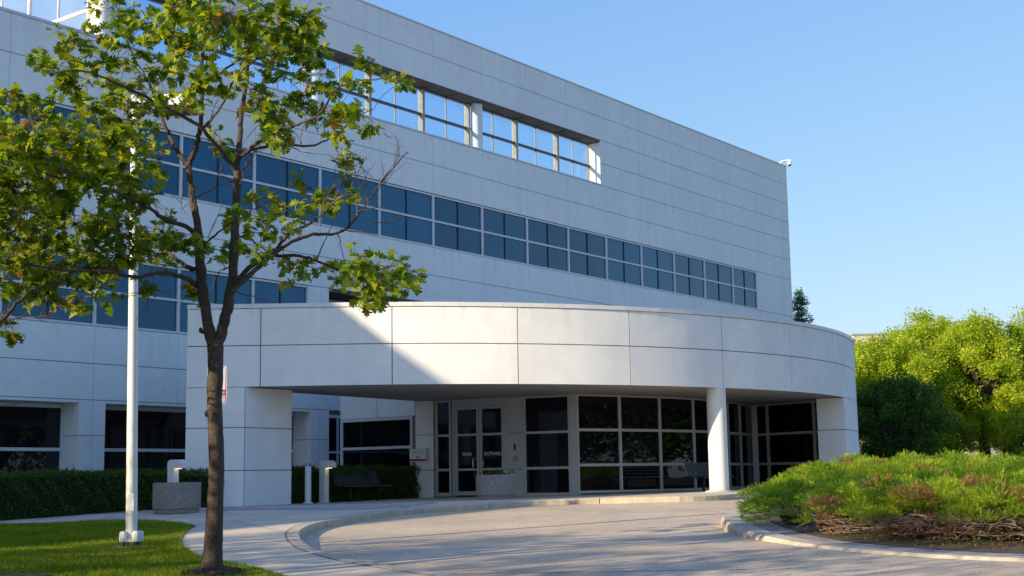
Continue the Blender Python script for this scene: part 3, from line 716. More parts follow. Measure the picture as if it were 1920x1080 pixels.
# small pickup sign in the hedge
def sign(name, label, cx_, cy_, z0, z1, wd, rows, post_h=True):
    t = thing(name, label, 'sign', (cx_,cy_,0)); return t
q = aty(601, 880, 39.5); sg = thing('taxi_sign', 'small white sign with red lettering on a post in the hedge by the bench', 'sign', (q.x,q.y,0))
SP = lambda a, z, off=0: Vector((q.x+a, q.y-off, z))
m_ = MB(); m_.fbox(-.17,.17,.77,1.09,0,.006,0,SP); m_.build('board', SIGNW, sg)
m_ = MB()
for a0,a1,z0,z1 in ((-.165,.165,1.075,1.083),(-.165,.165,.777,.785),(-.165,-.157,.785,1.075),(.157,.165,.785,1.075)): m_.fbox(a0,a1,z0,z1,.006,.009,0,SP)
m_.build('border', RED, sg); text('TAXI', .09, SP, 0, .99, .008, RED, sg); text('CONNECT', .085, SP, 0, .90, .008, RED, sg, width=.27)
m_ = MB(); m_.fbox(-.11,.11,.83,.855,.006,.009,0,SP); m_.build('arrow_bar', BLACK, sg)
m_ = MB(); m_.tube([SP(0,-.05,-.02),SP(0,1.0,-.02)], .018, 8); m_.build('post', STEEL, sg)
# parking sign behind the tree trunk
q3 = aty(407, 722, 28.9); ps = thing('parking_sign', 'white parking sign with red border and band half hidden behind the tree trunk', 'sign', (q3.x,q3.y,G(q3.x,q3.y)))
ang = .0
SP3 = lambda a, z, off=0: Vector((q3.x+a, q3.y-off+a*.25, z+a*.18*0))
zt, zb = aty(407,686,28.9).z, aty(407,760,28.9).z
zm = zt-(zt-zb)*.60
m_ = MB()
def rrect(a, z0, z1, r, n=5):
    pts = []
    for cx_, cz_, s_ in ((a-r,z0+r,-90),(a-r,z1-r,0),(-a+r,z1-r,90),(-a+r,z0+r,180)):
        for k in range(n+1):
            t_ = math.radians(s_+90*k/n); pts.append((cx_+r*math.cos(t_), cz_+r*math.sin(t_)))
    return pts
def plate(mb, pts, o0, o1, P, m=0):
    n = len(pts); mb.add([P(a,z,o1) for a,z in pts]+[P(a,z,o0) for a,z in pts], [tuple(range(n)), tuple(range(2*n-1,n-1,-1))]+[(i,n+i,n+(i+1)%n,(i+1)%n) for i in range(n)], m)
plate(m_, rrect(.20,zb,zt,.045), 0, .005, SP3); m_.build('board', SIGNW, ps)
m_ = MB()
for a0,a1,z0,z1 in ((-.16,.16,zt-.034,zt-.022),(-.185,-.172,zb+.03,zt-.05),(.172,.185,zb+.03,zt-.05),(-.16,.16,zb+.022,zb+.034),(-.172,.172,zb+.17,zb+.18)): m_.fbox(a0,a1,z0,z1,.005,.007,0,SP3)
m_.fbox(-.172,.172,zm-.13,zm,.005,.007,0,SP3); m_.build('border', RED, ps)
text('TOW', .10, SP3, -.09, zm-.10, .008, SIGNW, ps, width=.13); text('ZONE', .10, SP3, .08, zm-.10, .008, SIGNW, ps, width=.16); text('P', .3, SP3, -.02, zm+.1, .006, RED, ps)
m_ = MB(); m_.tube([SP3(0,G(q3.x,q3.y)-.1,-.04),SP3(0,zt-.05,-.04)], .03, 10); m_.build('post', STEEL, ps)
# benches
def bench(loc, label):
    t = thing('park_bench', label, 'bench', loc, 'dark slatted benches'); x,y,z = loc
    def P(a, zz, off=0): return Vector((x+fu.x*a+fn.x*off, y+fu.y*a+fn.y*off, z+zz))
    m_ = MB()
    for k in range(4):
        z0 = .47+k*.105; o0 = -.10-.045*k
        m_.hexa([P(-.95,z0,o0),P(.95,z0,o0),P(.95,z0,o0-.035),P(-.95,z0,o0-.035),P(-.95,z0+.095,o0-.04),P(.95,z0+.095,o0-.04),P(.95,z0+.095,o0-.075),P(-.95,z0+.095,o0-.075)])
    m_.build('backrest', BENCH, t)
    m_ = MB()
    for k in range(4): m_.fbox(-.95,.95,.41,.45,-.06+k*.12,.045+k*.12,0,P)
    m_.build('seat', BENCH, t)
    for a in (-.6,.6):
        m_ = MB(); m_.fbox(a-.03,a+.03,-.05,.41,.13,.2,0,P); m_.fbox(a-.03,a+.03,.38,.41,-.08,.13,0,P); m_.fbox(a-.03,a+.03,.38,.41,.2,.4,0,P)
        m_.tube([P(a,.39,-.06),P(a,.5,-.13),P(a,.9,-.30)], .02, 6); m_.build('leg', BLACK, t)
    return t
bench(Vector((-4.55,39.9,-.03)), 'dark slatted bench in front of the clipped hedge')
b2 = aty(1312,900,42.3); bench(Vector((b2.x+.35,42.9,.06)), 'dark slatted bench against the curved glass behind the white column')
# lamp post
lb = gpx(246,1028); lp = thing('lamp_post', 'tall white lamp post with a boxy lamp head on the lawn', 'street lamp', lb); x0,y0,z0 = lb
ztop = aty(254,180,y0).z; xt = aty(253,182,y0).x
m_ = MB(); m_.tube([(x0,y0,z0+.14),(x0+(xt-x0)*.5,y0,(z0+ztop)/2),(xt,y0,ztop)], [.092,.078,.058], 20); m_.build('pole', WHITE, lp, smooth=True)
m_ = MB(); m_.box(x0-.13,x0+.13,y0-.13,y0+.13,z0+.105,z0+.14)
for sx in (-1,1):
    for sy in (-1,1):
        m_.lathe([(.055,.11),(.06,.16),(.06,.24),(.04,.27),(.01,.275)], (x0+sx*.105,y0+sy*.105,z0), 6)
m_.build('base_cover', WHITE, lp)
m_ = MB()
for sx in (-1,1):
    for sy in (-1,1): m_.lathe([(.025,.0),(.025,.11)], (x0+sx*.09,y0+sy*.09,z0), 8)
m_.build('anchor_bolt', mat('rusty_bolt', (.09,.05,.035), .8, .3), lp)
m_ = MB(); m_.lathe([(.30,-.05),(.30,.028),(.28,.035)], (x0,y0,z0), 24); m_.build('footing', KERBM, lp)
m_ = MB(); m_.box(x0-.055,x0+.055,y0-.093,y0-.07,z0+.58,z0+.86); m_.build('access_cover', WHITE, lp, bevel=.006)
hz0, hz1 = aty(310,200,y0).z, aty(310,181,y0).z
m_ = MB(); xa, xb = aty(296,190,y0).x, aty(371,190,y0).x
m_.hexa([(xa,y0-.22,hz0-.03),(xb,y0-.22,hz0-.03),(xb,y0+.22,hz0-.03),(xa,y0+.22,hz0-.03),(xa+.03,y0-.16,hz1),(xb-.13,y0-.16,hz1),(xb-.13,y0+.16,hz1),(xa+.03,y0+.16,hz1)])
m_.box(xt,xa+.01,y0-.04,y0+.04,(hz0+hz1)/2-.03,(hz0+hz1)/2+.05); m_.build('lamp_head', WHITE, lp, bevel=.012)
m_ = MB(); m_.hexa([(xa+.06,y0-.16,hz0-.12),(xb-.03,y0-.16,hz0-.12),(xb-.03,y0+.16,hz0-.12),(xa+.06,y0+.16,hz0-.12),(xa+.02,y0-.2,hz0-.031),(xb-.005,y0-.2,hz0-.031),(xb-.005,y0+.2,hz0-.031),(xa+.02,y0+.2,hz0-.031)]); m_.build('lamp_lens', glass('lamp_glass', (.05,.055,.05), 1.45, .2), lp)
# dome camera on the roof corner
cy_ = FP(72.7,0,.1).y; sc = thing('security_camera', 'white dome camera on a curved arm at the roof corner', 'camera', FP(72.7,18.95,0))
k0 = FP(72.75,18.9,-.1); K = lambda px,py: aty(px,py,k0.y)
m_ = MB(); m_.tube(smooth_path([K(1461.5,309), K(1464,304.5), K(1469,302), K(1474,301), K(1482.5,301)],4), .055, 10); m_.build('arm', WHITE, sc, smooth=True)
c0 = K(1480.5,306.5); m_ = MB(); m_.lathe([(.05,.16),(.10,.10),(.115,-.07),(.09,-.08)], c0, 20); m_.build('housing', WHITE, sc, smooth=True)
m_ = MB(); m_.lathe([(.10,-.081),(.09,-.12),(.05,-.165),(.01,-.175)], c0, 20); m_.build('dome', BLACK, sc, smooth=True)

# ------------------------------------------------------------------ hedges
def hedge(label, P, a0, a1, z0, z1, o0, o1, n):
    t = thing('hedge', label, 'hedge', P((a0+a1)/2,z0,(o0+o1)/2), 'clipped yew hedges')
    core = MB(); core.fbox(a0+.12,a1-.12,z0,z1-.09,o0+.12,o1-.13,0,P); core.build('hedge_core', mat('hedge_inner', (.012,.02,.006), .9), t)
    A = rng.uniform(a0,a1,n); Z = rng.uniform(z0,z1,n); O = rng.uniform(o0,o1,n); w_ = rng.uniform(0,1,n)
    dep = rng.exponential(.06,n)
    Lh, Hh = (o1-o0)*.7, (z1-z0); f = w_ < Lh/(Lh+Hh)
    Z = np.where(f, z1-dep, Z); O = np.where(f, O, o1-dep)
    bumpy = .05*np.sin(A*3.1+Z*5)+.045*np.sin(A*7.3-O*4+Z*9)+.03*np.sin(A*17+Z*13)
    O = O+np.where(f,0,bumpy); Z = Z+np.where(f,bumpy*.7+rng.exponential(.022,n),0)
    V = P(0,0,0); base = np.array(V); ua = np.array(P(1,0,0))-base; un = np.array(P(0,0,1))-base
    V = base+A[:,None]*ua+O[:,None]*un+Z[:,None]*np.array([0,0,1.0])
    leaf_quads('foliage', V, .062, HEDGEL, t, .45); return t
hedge('long clipped dark hedge below the left ground floor windows', FP, 10, 29.6, -.35, .84, 5.1, 6.75, 110000)
hedge('short clipped hedge behind the bench, between pier and entrance', FP, 27.7, 33.15, -.2, .93, 4.4, 5.7, 36000)

# ------------------------------------------------------------------ trees
def lobed_leaf():
    # oak leaf outline in the xy plane, length 1 along +y, stalk at the origin
    h = [(.03,.12),(.20,.20),(.10,.30),(.34,.38),(.30,.47),(.14,.52),(.40,.66),(.30,.74),(.14,.72),(.24,.88),(.08,.86)]
    pts = [(0,0)]+h+[(0,1.0)]+[(-x,y) for x,y in reversed(h)]
    P = np.array([(x,y,abs(x)*.35-.25*(y-.3)**2) for x,y in pts]); return P
LP = lobed_leaf()
def leaves(name, pos, dirs, sizes, m, parent):
    n = len(pos); d = dirs/np.linalg.norm(dirs,axis=1)[:,None]
    upv_ = np.tile(np.array([0,0,1.0]),(n,1))+rng.normal(0,.55,(n,3)); s = np.cross(d,upv_); s /= np.linalg.norm(s,axis=1)[:,None]; nn = np.cross(s,d)
    k = len(LP)
    V = pos[:,None,:]+sizes[:,None,None]*(LP[None,:,0:1]*s[:,None,:]+LP[None,:,1:2]*d[:,None,:]+LP[None,:,2:3]*nn[:,None,:])
    return np_mesh(name, V, np.arange(n*k).reshape(n,k), m, parent)
class Tree:
    def __init__(s, t): s.t = t; s.wood = MB(); s.twig = MB(); s.nodes = []; s.lp = []; s.ld = []; s.ls = []
    def branch(s, pts, r0, r1, sides=7, reg=True, curve=4):
        P = smooth_path([Vector(p) for p in pts], curve); n = len(P)
        P = [p+Vector((random.gauss(0,.006),random.gauss(0,.01),random.gauss(0,.006)))*(1 if 0 < i < n-1 else 0) for i, p in enumerate(P)]
        rr = [r0+(r1-r0)*(i/(n-1))**.8 for i in range(n)]
        rr = [r*(1+random.uniform(-.07,.07)) for r in rr]
        (s.wood if r0 > .016 else s.twig).tube(P, rr, sides)
        if reg: s.nodes += [(p, r) for p, r in zip(P, rr)]
        return P
    def clump(s, c, rad, n_tufts, leaf=.15, per=6, maxd=3.0, link=True):
        c = Vector(c)
        best = min(s.nodes, key=lambda q: (q[0]-c).length*(1.0 if q[0].z < c.z+.2 else 1.35)) if s.nodes else None
        if link and best and (best[0]-c).length > .1:
            a = best[0]; L = (c-a).length; mid = a.lerp(c,.5)+Vector((random.uniform(-.1,.1),random.uniform(-.1,.1),.12*L*random.uniform(-.3,1)))
            s.branch([a,a.lerp(mid,.5)+Vector((0,0,.02)),mid,c], min(best[1]*.7,.006+.006*L), .004, 5)
        for k in range(n_tufts):
            v = Vector((random.gauss(0,1),random.gauss(0,1.15),random.gauss(0,.75))); v = v.normalized()*rad*random.random()**.45
            tip = c+v; md = c.lerp(tip,.5)+Vector((0,0,.05*rad))
            s.twig.tube([c,md,tip], [.0045,.0035,.002], 4, cap=False)
            base = (tip-c).normalized() if v.length > .01 else Vector((0,0,1))
            for j in range(per):
                d = Vector((random.gauss(0,.8),random.gauss(0,.8),random.gauss(-.25,.55)))+base*.7
                s.lp.append(tip+Vector((random.gauss(0,.03),random.gauss(0,.03),random.gauss(0,.025)))); s.ld.append(d); s.ls.append(leaf*random.uniform(.5,1.2))
    def bare(s, a, d, L, depth=2):
        a = Vector(a); d = Vector(d).normalized()
        P = [a]; 
        for k in range(4):
            d = (d+Vector((random.gauss(0,.16),random.gauss(0,.16),random.gauss(.03,.14)))).normalized(); P.append(P[-1]+d*L/4)
        s.twig.tube(P, [.007*depth/2*(1-.2*k)+.0012 for k in range(5)], 4, cap=False)
        if depth > 0:
            for k in (1,2,3,4):
                if random.random() < .85:
                    s.bare(P[k], d+Vector((random.gauss(0,.7),random.gauss(0,.7),random.gauss(.1,.5))), L*random.uniform(.35,.6), depth-1)
    def finish(s, leafm):
        s.wood.add(s.twig.v, s.twig.f, 1); s.wood.build('trunk', [BARK, TWIG], s.t, smooth=True)
        if s.lp: leaves('crown', np.array(s.lp), np.array(s.ld), np.array(s.ls), leafm, s.t)

TY = 16.9
tb = gpx(397,1078); TY = tb.y
oak = thing('oak_tree', 'young oak tree with a forked trunk and open leafy crown on the lawn edge', 'tree', tb)
T = Tree(oak)
def A(px, py, dy=0): return aty(px, py, TY+dy)
trunk_pts = [(396,1100),(398,1060),(401,1000),(404,930),(406,870),(404,800),(402,750),(404,700),(404,650)]
P = smooth_path([A(*p) for p in trunk_pts], 5); n = len(P)
rad = [.155,.145,.127,.115,.105,.100,.098,.095,.094,.092,.090]
rr = [np.interp(i/(n-1), [0,.08,.2,.4,.7,.93,1], [.175,.145,.115,.100,.094,.10,.105])*(1+random.uniform(-.03,.03)) for i in range(n)]
T.wood.tube(P, rr, 14); T.nodes += list(zip(P, rr))
T.wood.tube([A(396,772),A(392,773,-.02),A(387.5,776,-.03),A(386,781,-.02)], [.05,.05,.04,.012], 8)   # burl
T.wood.tube([A(378,620),A(374,622,-.02)], [.05,.015], 8)
S1 = T.branch([A(404,662),A(398,640),A(390,610),A(384,575,.05),A(377,530,.1),A(375,480,.1),A(373,440,.1)], .078, .062, 10)
S2 = T.branch([A(404,662),A(412,632),A(422,600),A(427,575,-.05),A(434,535,-.1),A(438,490,-.15),A(441,430,-.2),A(442,390,-.2),A(444,350,-.25),A(443,318,-.25)], .080, .048, 10)
T.branch([A(373,440,.1),A(366,400,.15),A(360,372,.2),A(357,338,.2),A(352,308,.25),A(340,295,.3),A(328,275,.4),A(312,240,.5),A(300,213,.6),A(290,183,.7),A(280,157,.8),A(247,123,1.0),A(217,110,1.2)], .055, .012, 8)
T.branch([A(354,310,.25),A(362,288,.2),A(371,262,.1),A(376,240,0),A(377,205,0),A(377,167,0),A(379,110,-.1),A(386,45,-.2),A(394,5,-.3),A(398,-60,-.3)], .042, .014, 8)
T.branch([A(443,320,-.25),A(425,297,-.4),A(400,267,-.6),A(372,235,-.8),A(320,207,-1.0),A(283,187,-1.2),A(233,163,-1.5),A(200,147,-1.7),A(160,132,-1.9),A(95,138,-2.0)], .036, .008, 7)
T.branch([A(443,320,-.25),A(449,262,-.2),A(453,207,0),A(462,157,.2),A(467,100,.3),A(470,40,.5),A(480,-40,.6)], .042, .015, 8)
T.branch([A(377,240,0),A(395,225,-.2),A(420,190,-.5),A(440,150,-.8),A(470,118,-1.1),A(500,105,-1.4),A(520,98,-1.6)], .022, .006, 6)
T.branch([A(412,140,-.6),A(440,118,.3),A(480,100,.8),A(520,72,1.2),A(560,30,1.6)], .018, .006, 6)
T.branch([A(445,300,-.25),A(462,285,-.5),A(482,268,-.7),A(502,255,-.9),A(540,240,-1.1),A(567,230,-1.2),A(600,213,-1.4),A(620,180,-1.6),A(633,165,-1.7),A(670,152,-1.8),A(715,148,-1.9),A(750,150,-2.0)], .030, .006, 7)
T.branch([A(448,285,-.25),A(482,279,.2),A(533,272,.6),A(580,273,.9),A(612,262,1.1),A(640,245,1.3),A(665,222,1.4),A(700,205,1.5)], .026, .006, 7)
T.branch([A(430,560,-.08),A(440,540,-.1),A(467,517,.2),A(510,480,.6),A(547,453,.9),A(587,440,1.1),A(633,437,1.3),A(662,415,1.4),A(690,380,1.5),A(720,335,1.6),A(765,285,1.7)], .046, .006, 8)
T.branch([A(434,548,-.08),A(458,510,-.3),A(495,483,-.6),A(522,462,-.7),A(545,435,-.9),A(580,420,-1.0),A(610,395,-1.2),A(650,360,-1.3)], .038, .008, 8)
T.branch([A(515,478,.6),A(563,480,.3),A(593,489,.0),A(622,500,-.2),A(655,512,-.4),A(700,508,-.6),A(745,495,-.8)], .026, .007, 7)
T.branch([A(377,545,.1),A(367,535,.1),A(347,521,-.2),A(320,514,-.5),A(293,512,-.8),A(253,519,-1.0),A(200,510,-1.3),A(133,507,-1.6),A(60,498,-1.8),A(10,492,-2)], .044, .008, 8)
T.branch([A(375,500,.1),A(353,517,.3) if False else A(360,505,.2),A(333,488,.5),A(310,470,.7),A(283,450,.9),A(253,423,1.1),A(227,400,1.3),A(213,373,1.5),A(195,320,1.7),A(180,280,1.8)], .038, .008, 8)
T.branch([A(373,440,.1),A(347,423,-.2),A(307,410,-.6),A(290,397,-.8),A(260,380,-1.0),A(233,367,-1.2),A(190,352,-1.5),A(120,335,-1.7),A(60,318,-1.9)], .036, .007, 8)
T.branch([A(374,470,.1),A(392,452,-.4),A(415,432,-.8),A(440,412,-1.0)], .022, .007, 6)
T.branch([A(441,440,-.2),A(470,450,.5),A(500,470,1.1),A(520,478,1.3)], .018, .006, 6)
T.branch([A(437,500,-.1),A(418,505,.4),A(405,520,.9),A(395,545,1.2)], .014, .005, 6)
T.branch([A(360,372,.2),A(388,360,.8),A(420,345,1.4),A(470,330,1.9)], .018, .006, 6)
clumps = [(225,25,60),(275,45,60),(245,90,50),(130,72,52),(108,128,45),(88,125,28),(128,162,45),(195,118,48),(218,160,48),(325,15,60),(355,50,45),(430,25,75),(500,40,80),(565,30,60),(560,100,68),(515,95,60),(590,112,30),(604,140,30),(470,95,45),(410,60,42),(340,85,48),(320,130,48),(300,148,40),(405,140,48),(380,172,42),(485,185,55),(510,212,60),(562,200,42),(505,240,48),(545,150,45),
 (700,115,28),(752,152,38),(622,160,28),(660,170,40),(640,205,40),(702,238,22),(640,250,38),(640,292,38),(602,222,28),(640,372,45),(602,380,40),(580,352,32),(545,405,34),(482,390,45),(505,420,45),(545,490,42),(480,475,38),(450,415,30),(690,375,0),
 (680,500,55),(722,520,58),(760,502,34),(692,562,34),(722,548,40),(650,512,34),(590,505,30),
 (230,250,60),(180,240,60),(125,252,66),(150,285,66),(240,300,55),(90,320,75),(160,340,75),(230,330,60),(140,420,85),(220,420,70),(150,488,60),(220,480,60),(282,468,50),(300,438,48),(330,460,40),(110,535,50),(160,560,38),(60,520,55),(272,532,22),(370,552,20),(382,482,28),(412,470,30),(300,300,40),(420,270,38),(455,110,40),(275,200,40),(295,195,38),(335,185,30),(200,200,45),(170,300,50),(60,300,55),(100,470,60),(190,540,40),(250,380,50),(395,95,35),(260,160,40)]
for x_, y_, r_ in clumps:
    if r_ == 0: continue
    dy = random.uniform(-1.7,1.7)
    rm = r_*TY/FPX
    T.clump(A(x_,y_,dy), rm*.88, max(4,int(12*(r_/50)**2)), .165, 7)
for (x_,y_,dx,dz,L) in [(690,380,.4,.6,.5),(670,405,.1,.9,.6),(715,340,.5,.7,.4),(640,430,.6,.2,.5),(600,425,.1,.8,.6),(620,395,.3,.9,.6),(655,362,.1,1,.5),(690,385,-.2,.8,.5),(735,320,.3,.9,.4),(560,445,0,.9,.4),(300,405,-.2,.9,.45),(330,420,-.4,.7,.4),(390,445,.3,.9,.4),(270,520,.1,-.8,.4),(290,515,-.2,-.9,.5),(255,520,.6,-.6,.4),(440,545,.7,-.3,.35),(440,330,.4,.8,.6),(455,320,.6,.8,.6),(430,350,-.3,.9,.5),(450,345,.3,.9,.5),(470,290,.5,.7,.5),(385,240,.5,.9,.5),(470,170,-.3,.9,.4),(420,100,.3,.9,.5),(480,80,.5,.8,.4),(620,300,.4,-.2,.4),(700,420,.7,.2,.4),(660,400,.8,.1,.5),(350,400,-.7,.3,.4)]:
    T.bare(A(x_,y_,random.uniform(-.8,.8)), (dx,random.uniform(-.4,.4),dz), L, 2)
T.finish(LEAF)
# second oak whose trunk stands left of the frame
T2b = Vector((-6.9,14.6,W(-6.9,14.6)))
oak2 = thing('oak_tree', 'leafy oak limbs reaching in from the left edge of the lawn', 'tree', T2b)
T2 = Tree(oak2)
def B(px, py, y): return aty(px, py, y)
T2.branch([T2b+Vector((0,0,-.1)),T2b+Vector((.03,.02,.8)),T2b+Vector((.06,0,1.7)),T2b+Vector((0,.1,2.6))], .13, .10, 12)
T2.branch([T2b+Vector((.05,0,1.75)),B(-60,640,14.8),B(0,602,15.0),B(30,570,15.1),B(60,545,15.2),B(110,533,15.4)], .04, .01, 8)
T2.branch([T2b+Vector((0,.1,2.5)),T2b+Vector((.3,.3,3.1)),B(-40,330,15.3),B(30,260,15.6),B(80,215,15.9)], .06, .012, 8)
T2.branch([T2b+Vector((0,.1,2.6)),T2b+Vector((-.2,.0,3.6)),T2b+Vector((-.1,.2,4.6)),T2b+Vector((.2,.2,5.6))], .08, .02, 8)
T2.branch([T2b+Vector((0,.1,2.2)),B(-60,470,15.0),B(10,440,15.3),B(70,420,15.6)], .04, .010, 8)
for x_, y_, r_ in [(40,205,45),(10,190,40),(60,225,55),(40,280,65),(5,260,50),(30,350,60),(50,420,80),(60,480,68),(20,480,65),(20,400,60),(10,320,60),(12,622,24),(-10,610,30),(-50,300,80),(-60,420,80),(-80,520,70),(20,540,45),(100,380,55)]:
    rm = r_*15.3/FPX; T2.clump(B(x_,y_,random.uniform(14.4,16.4)), rm*.9, max(4,int(12*(r_/50)**2)), .16, 7)
for v in [(-.3,.2,4.2),(.2,-.4,4.8),(-.8,.3,4.6),(.1,.4,5.6),(-.5,-.3,5.5),(-1.1,.0,3.6),(.4,.2,5.2)]:
    T2.clump(T2b+Vector(v), .65, 22, .15, 6)
for (x_,y_,dx,dz,L) in [(20,590,.6,-.2,.5),(60,545,.8,-.3,.5),(5,600,.8,-.1,.5)]: T2.bare(B(x_,y_,15.1),(dx,0,dz),L,2)
T2.finish(LEAF)
# mulch rings
def mulch(c, r, label, h=.07):
    n = 26; m_ = MB(); v = [(c.x,c.y,W(c.x,c.y)+h+.03)]
    for rr_, hh in ((.35,h+.02),(.7,h*.7),(1,.0)):
        for k in range(n):
            a_ = 6.283*k/n; q_ = r*rr_*(1+random.uniform(-.12,.12)); x, y = c.x+q_*math.cos(a_), c.y+q_*math.sin(a_); v.append((x,y,W(x,y)+.012+hh+random.uniform(-.01,.012)))
    f = [(0,1+k,1+(k+1)%n) for k in range(n)]+[(1+j*n+k,1+(j+1)*n+k,1+(j+1)*n+(k+1)%n,1+j*n+(k+1)%n) for j in range(2) for k in range(n)]
    o = m_.add(v,f).build('mulch_bed', MULCH); tag(o, kind='stuff')
    nn = 700; a_ = rng.uniform(0,6.28,nn); q_ = r*np.sqrt(rng.uniform(0,1,nn)); x = c.x+q_*np.cos(a_); y = c.y+q_*np.sin(a_)
    P = np.c_[x,y,gz(x,y)+.02+h*(1-q_/r)+rng.uniform(0,.03,nn)]
    o = leaf_quads('mulch_chips', P, .05, MULCH, None, .35); tag(o, kind='stuff')
mulch(tb, .42, ''); mulch(T2b+Vector((1.1,1.2,0)), .9, '', .14)

# generic leafy tree for the background and for trees outside the frame
def blob_tree(name, label, loc, h, r, n, leaf, lm, trunk_h, group=None, droop=.3, squash=.75, trunkr=.18, nclump=26, clumpr=.36):
    t = thing(name, label, 'tree', loc, group); loc = Vector(loc)
    wd = MB(); top = loc+Vector((0,0,h*.85)); fork = loc+Vector((0,0,trunk_h))
    wd.tube([loc-Vector((0,0,.2)),loc.lerp(fork,.5)+Vector((.04,.03,0)),fork], [trunkr*1.25,trunkr,trunkr*.9], 10)
    C = []; cz = (trunk_h*.75+h)/2; hz = (h-trunk_h*.75)/2
    for k in range(nclump):
        v = Vector((random.gauss(0,1),random.gauss(0,1),random.gauss(0,1))).normalized()*(random.uniform(.3,.95) if nclump < 60 else random.uniform(.45,1)**.7*.97)
        c = loc+Vector((v.x*r, v.y*r, cz+v.z*hz)); C.append(c)
        mid = fork.lerp(c,.5)+Vector((random.uniform(-.2,.2),random.uniform(-.2,.2),.12*h*random.random()))
        wd.tube(smooth_path([fork,fork.lerp(mid,.6),mid,c],3), np.linspace(trunkr*.5,.015,10), 5, cap=False)
    wd.build('trunk', BARK, t, smooth=True)
    idx = rng.integers(0,len(C),n); Cn = np.array(C)[idx]
    s_ = clumpr*r*rng.uniform(.7,1.3,len(C))[idx]
    P = Cn+np.clip(rng.normal(size=(n,3)),-1.7,1.7)*(s_[:,None]*np.array([.62,.62,.48])); P[:,2] -= np.abs(rng.normal(0,1,n))*droop*s_*.8
    leaf_quads('crown', P, leaf, lm, t, .42, droop); return t
LG = 'locust trees behind the island'
blob_tree('locust_tree', 'bright green locust tree nearest the canopy end, above the dark shrub', (27.6,100,0), 11.0, 4.9, 60000, .23, LEAF2, 2.6, LG, .35, trunkr=.3, nclump=120, clumpr=.15)
blob_tree('locust_tree', 'bright green locust tree rising between the dark shrub and the dark locust trunk', (32.4,106,0), 13.4, 4.9, 60000, .23, LEAF2, 3.0, LG, .35, trunkr=.3, nclump=120, clumpr=.15)
blob_tree('locust_tree', 'bright green locust tree with a dark visible trunk and drooping branches', (35.0,101,0), 12.6, 4.0, 50000, .23, LEAF2, 3.6, LG, .6, trunkr=.42, nclump=100, clumpr=.16)
blob_tree('locust_tree', 'bright green locust tree at the right edge of the photo', (39.8,107,0), 13.9, 5.2, 60000, .23, LEAF2, 3.0, LG, .45, trunkr=.35, nclump=120, clumpr=.145)
blob_tree('locust_tree', 'lower locust foliage hanging in front of the pale ground floor', (37.6,97,0), 7.4, 3.6, 26000, .22, LEAF2, 1.0, LG, .7, trunkr=.14, nclump=70, clumpr=.17)
blob_tree('locust_tree', 'low locust foliage between the dark shrub and the dark locust trunk', (31.2,99,0), 6.6, 3.0, 22000, .22, LEAF2, 1.6, LG, .7, trunkr=.12, nclump=60, clumpr=.17)
blob_tree('dark_shrub', 'large dark green shrub in shade beside the curved canopy end', (20.9,74.5,0), 5.8, 3.0, 32000, .17, LEAFD, .9, None, .25, trunkr=.12, nclump=90, clumpr=.17)
# spruce behind the canopy
sp_ = aty(1497,560,86); spt = thing('spruce_tree', 'blue green spruce top rising behind the canopy at the building corner', 'tree', (sp_.x,86,0))
ht = aty(1492,538,86).z; wd = MB(); wd.tube([(sp_.x,86,0),(sp_.x,86,ht*.6),(sp_.x-.1,86,ht)], [.2,.1,.015], 8); VV = []
z = 2.0
while z < ht-.15:
    L = .14+(ht-z)*.42; nb = 9
    for k in range(nb):
        zj = z; a_ = random.uniform(0,6.28); d = Vector((math.cos(a_),math.sin(a_),random.uniform(-.3,.12))); e = Vector((sp_.x,86,z+random.uniform(-.16,.16)))+d*L*random.uniform(.5,1.2)+Vector((0,0,.12*L))
        wd.tube([(sp_.x,86,z),Vector((sp_.x,86,z)).lerp(e,.5)-Vector((0,0,.03)),e],[.03,.02,.006],4,cap=False)
        for q_ in range(int(46*L)+12):
            t_ = random.uniform(.15,1); VV.append(Vector((sp_.x,86,z)).lerp(e,t_)+Vector((random.gauss(0,.08),random.gauss(0,.08),random.gauss(0,.09))))
    z += .36
wd.build('trunk', BARK, spt); leaf_quads('crown', np.array(VV), .17, SPRU, spt, .35)
# trees outside the frame whose shade falls on the lawn, road and glass
o1 = blob_tree('shade_tree', 'broad shade tree standing on the lawn left of the camera', (-12.2,6.3,-.9), 8.2, 2.9, 5000, .20, LEAF, 2.4, 'shade trees outside the frame', .2, trunkr=.16, nclump=34, clumpr=.22)
for loc, s_, rz in (((-9.4,1.6,-1.1),.95,1.1),((-7.4,-1.6,-1.2),1.0,2.4),((-4.0,-6.5,-1.3),1.0,3.3),((-23,8.5,-1),.8,5.2),((-17.5,13.6,-.9),.85,1.9),((-27,15,-.9),.9,4.0),((-.5,-12,-1.4),1.0,.7),((-19,4.0,-1),1.1,.2),((-15.0,12.0,-.9),1.0,2.9),((-6.6,4.2,-1.2),.62,.9)):
    dup(o1, loc, None, rz, s_)
o2 = blob_tree('parkway_tree', 'broad tree beyond the road to the right of the camera', (33,30,-.2), 8.5, 4.4, 9000, .42, LEAFD, 1.0, 'parkway trees outside the frame', .2, trunkr=.2, nclump=40)
for loc, s_, rz in (((38,39,0),1.1,1.0),((43,48,0),1.15,2.0),((36,21,-.3),1.0,3.0),((50,33,0),1.3,4.2),((54,44,0),1.4,.4),((40,10,-.5),1.1,2.2),((62,56,0),1.5,3.6)): dup(o2, loc, None, rz, s_)

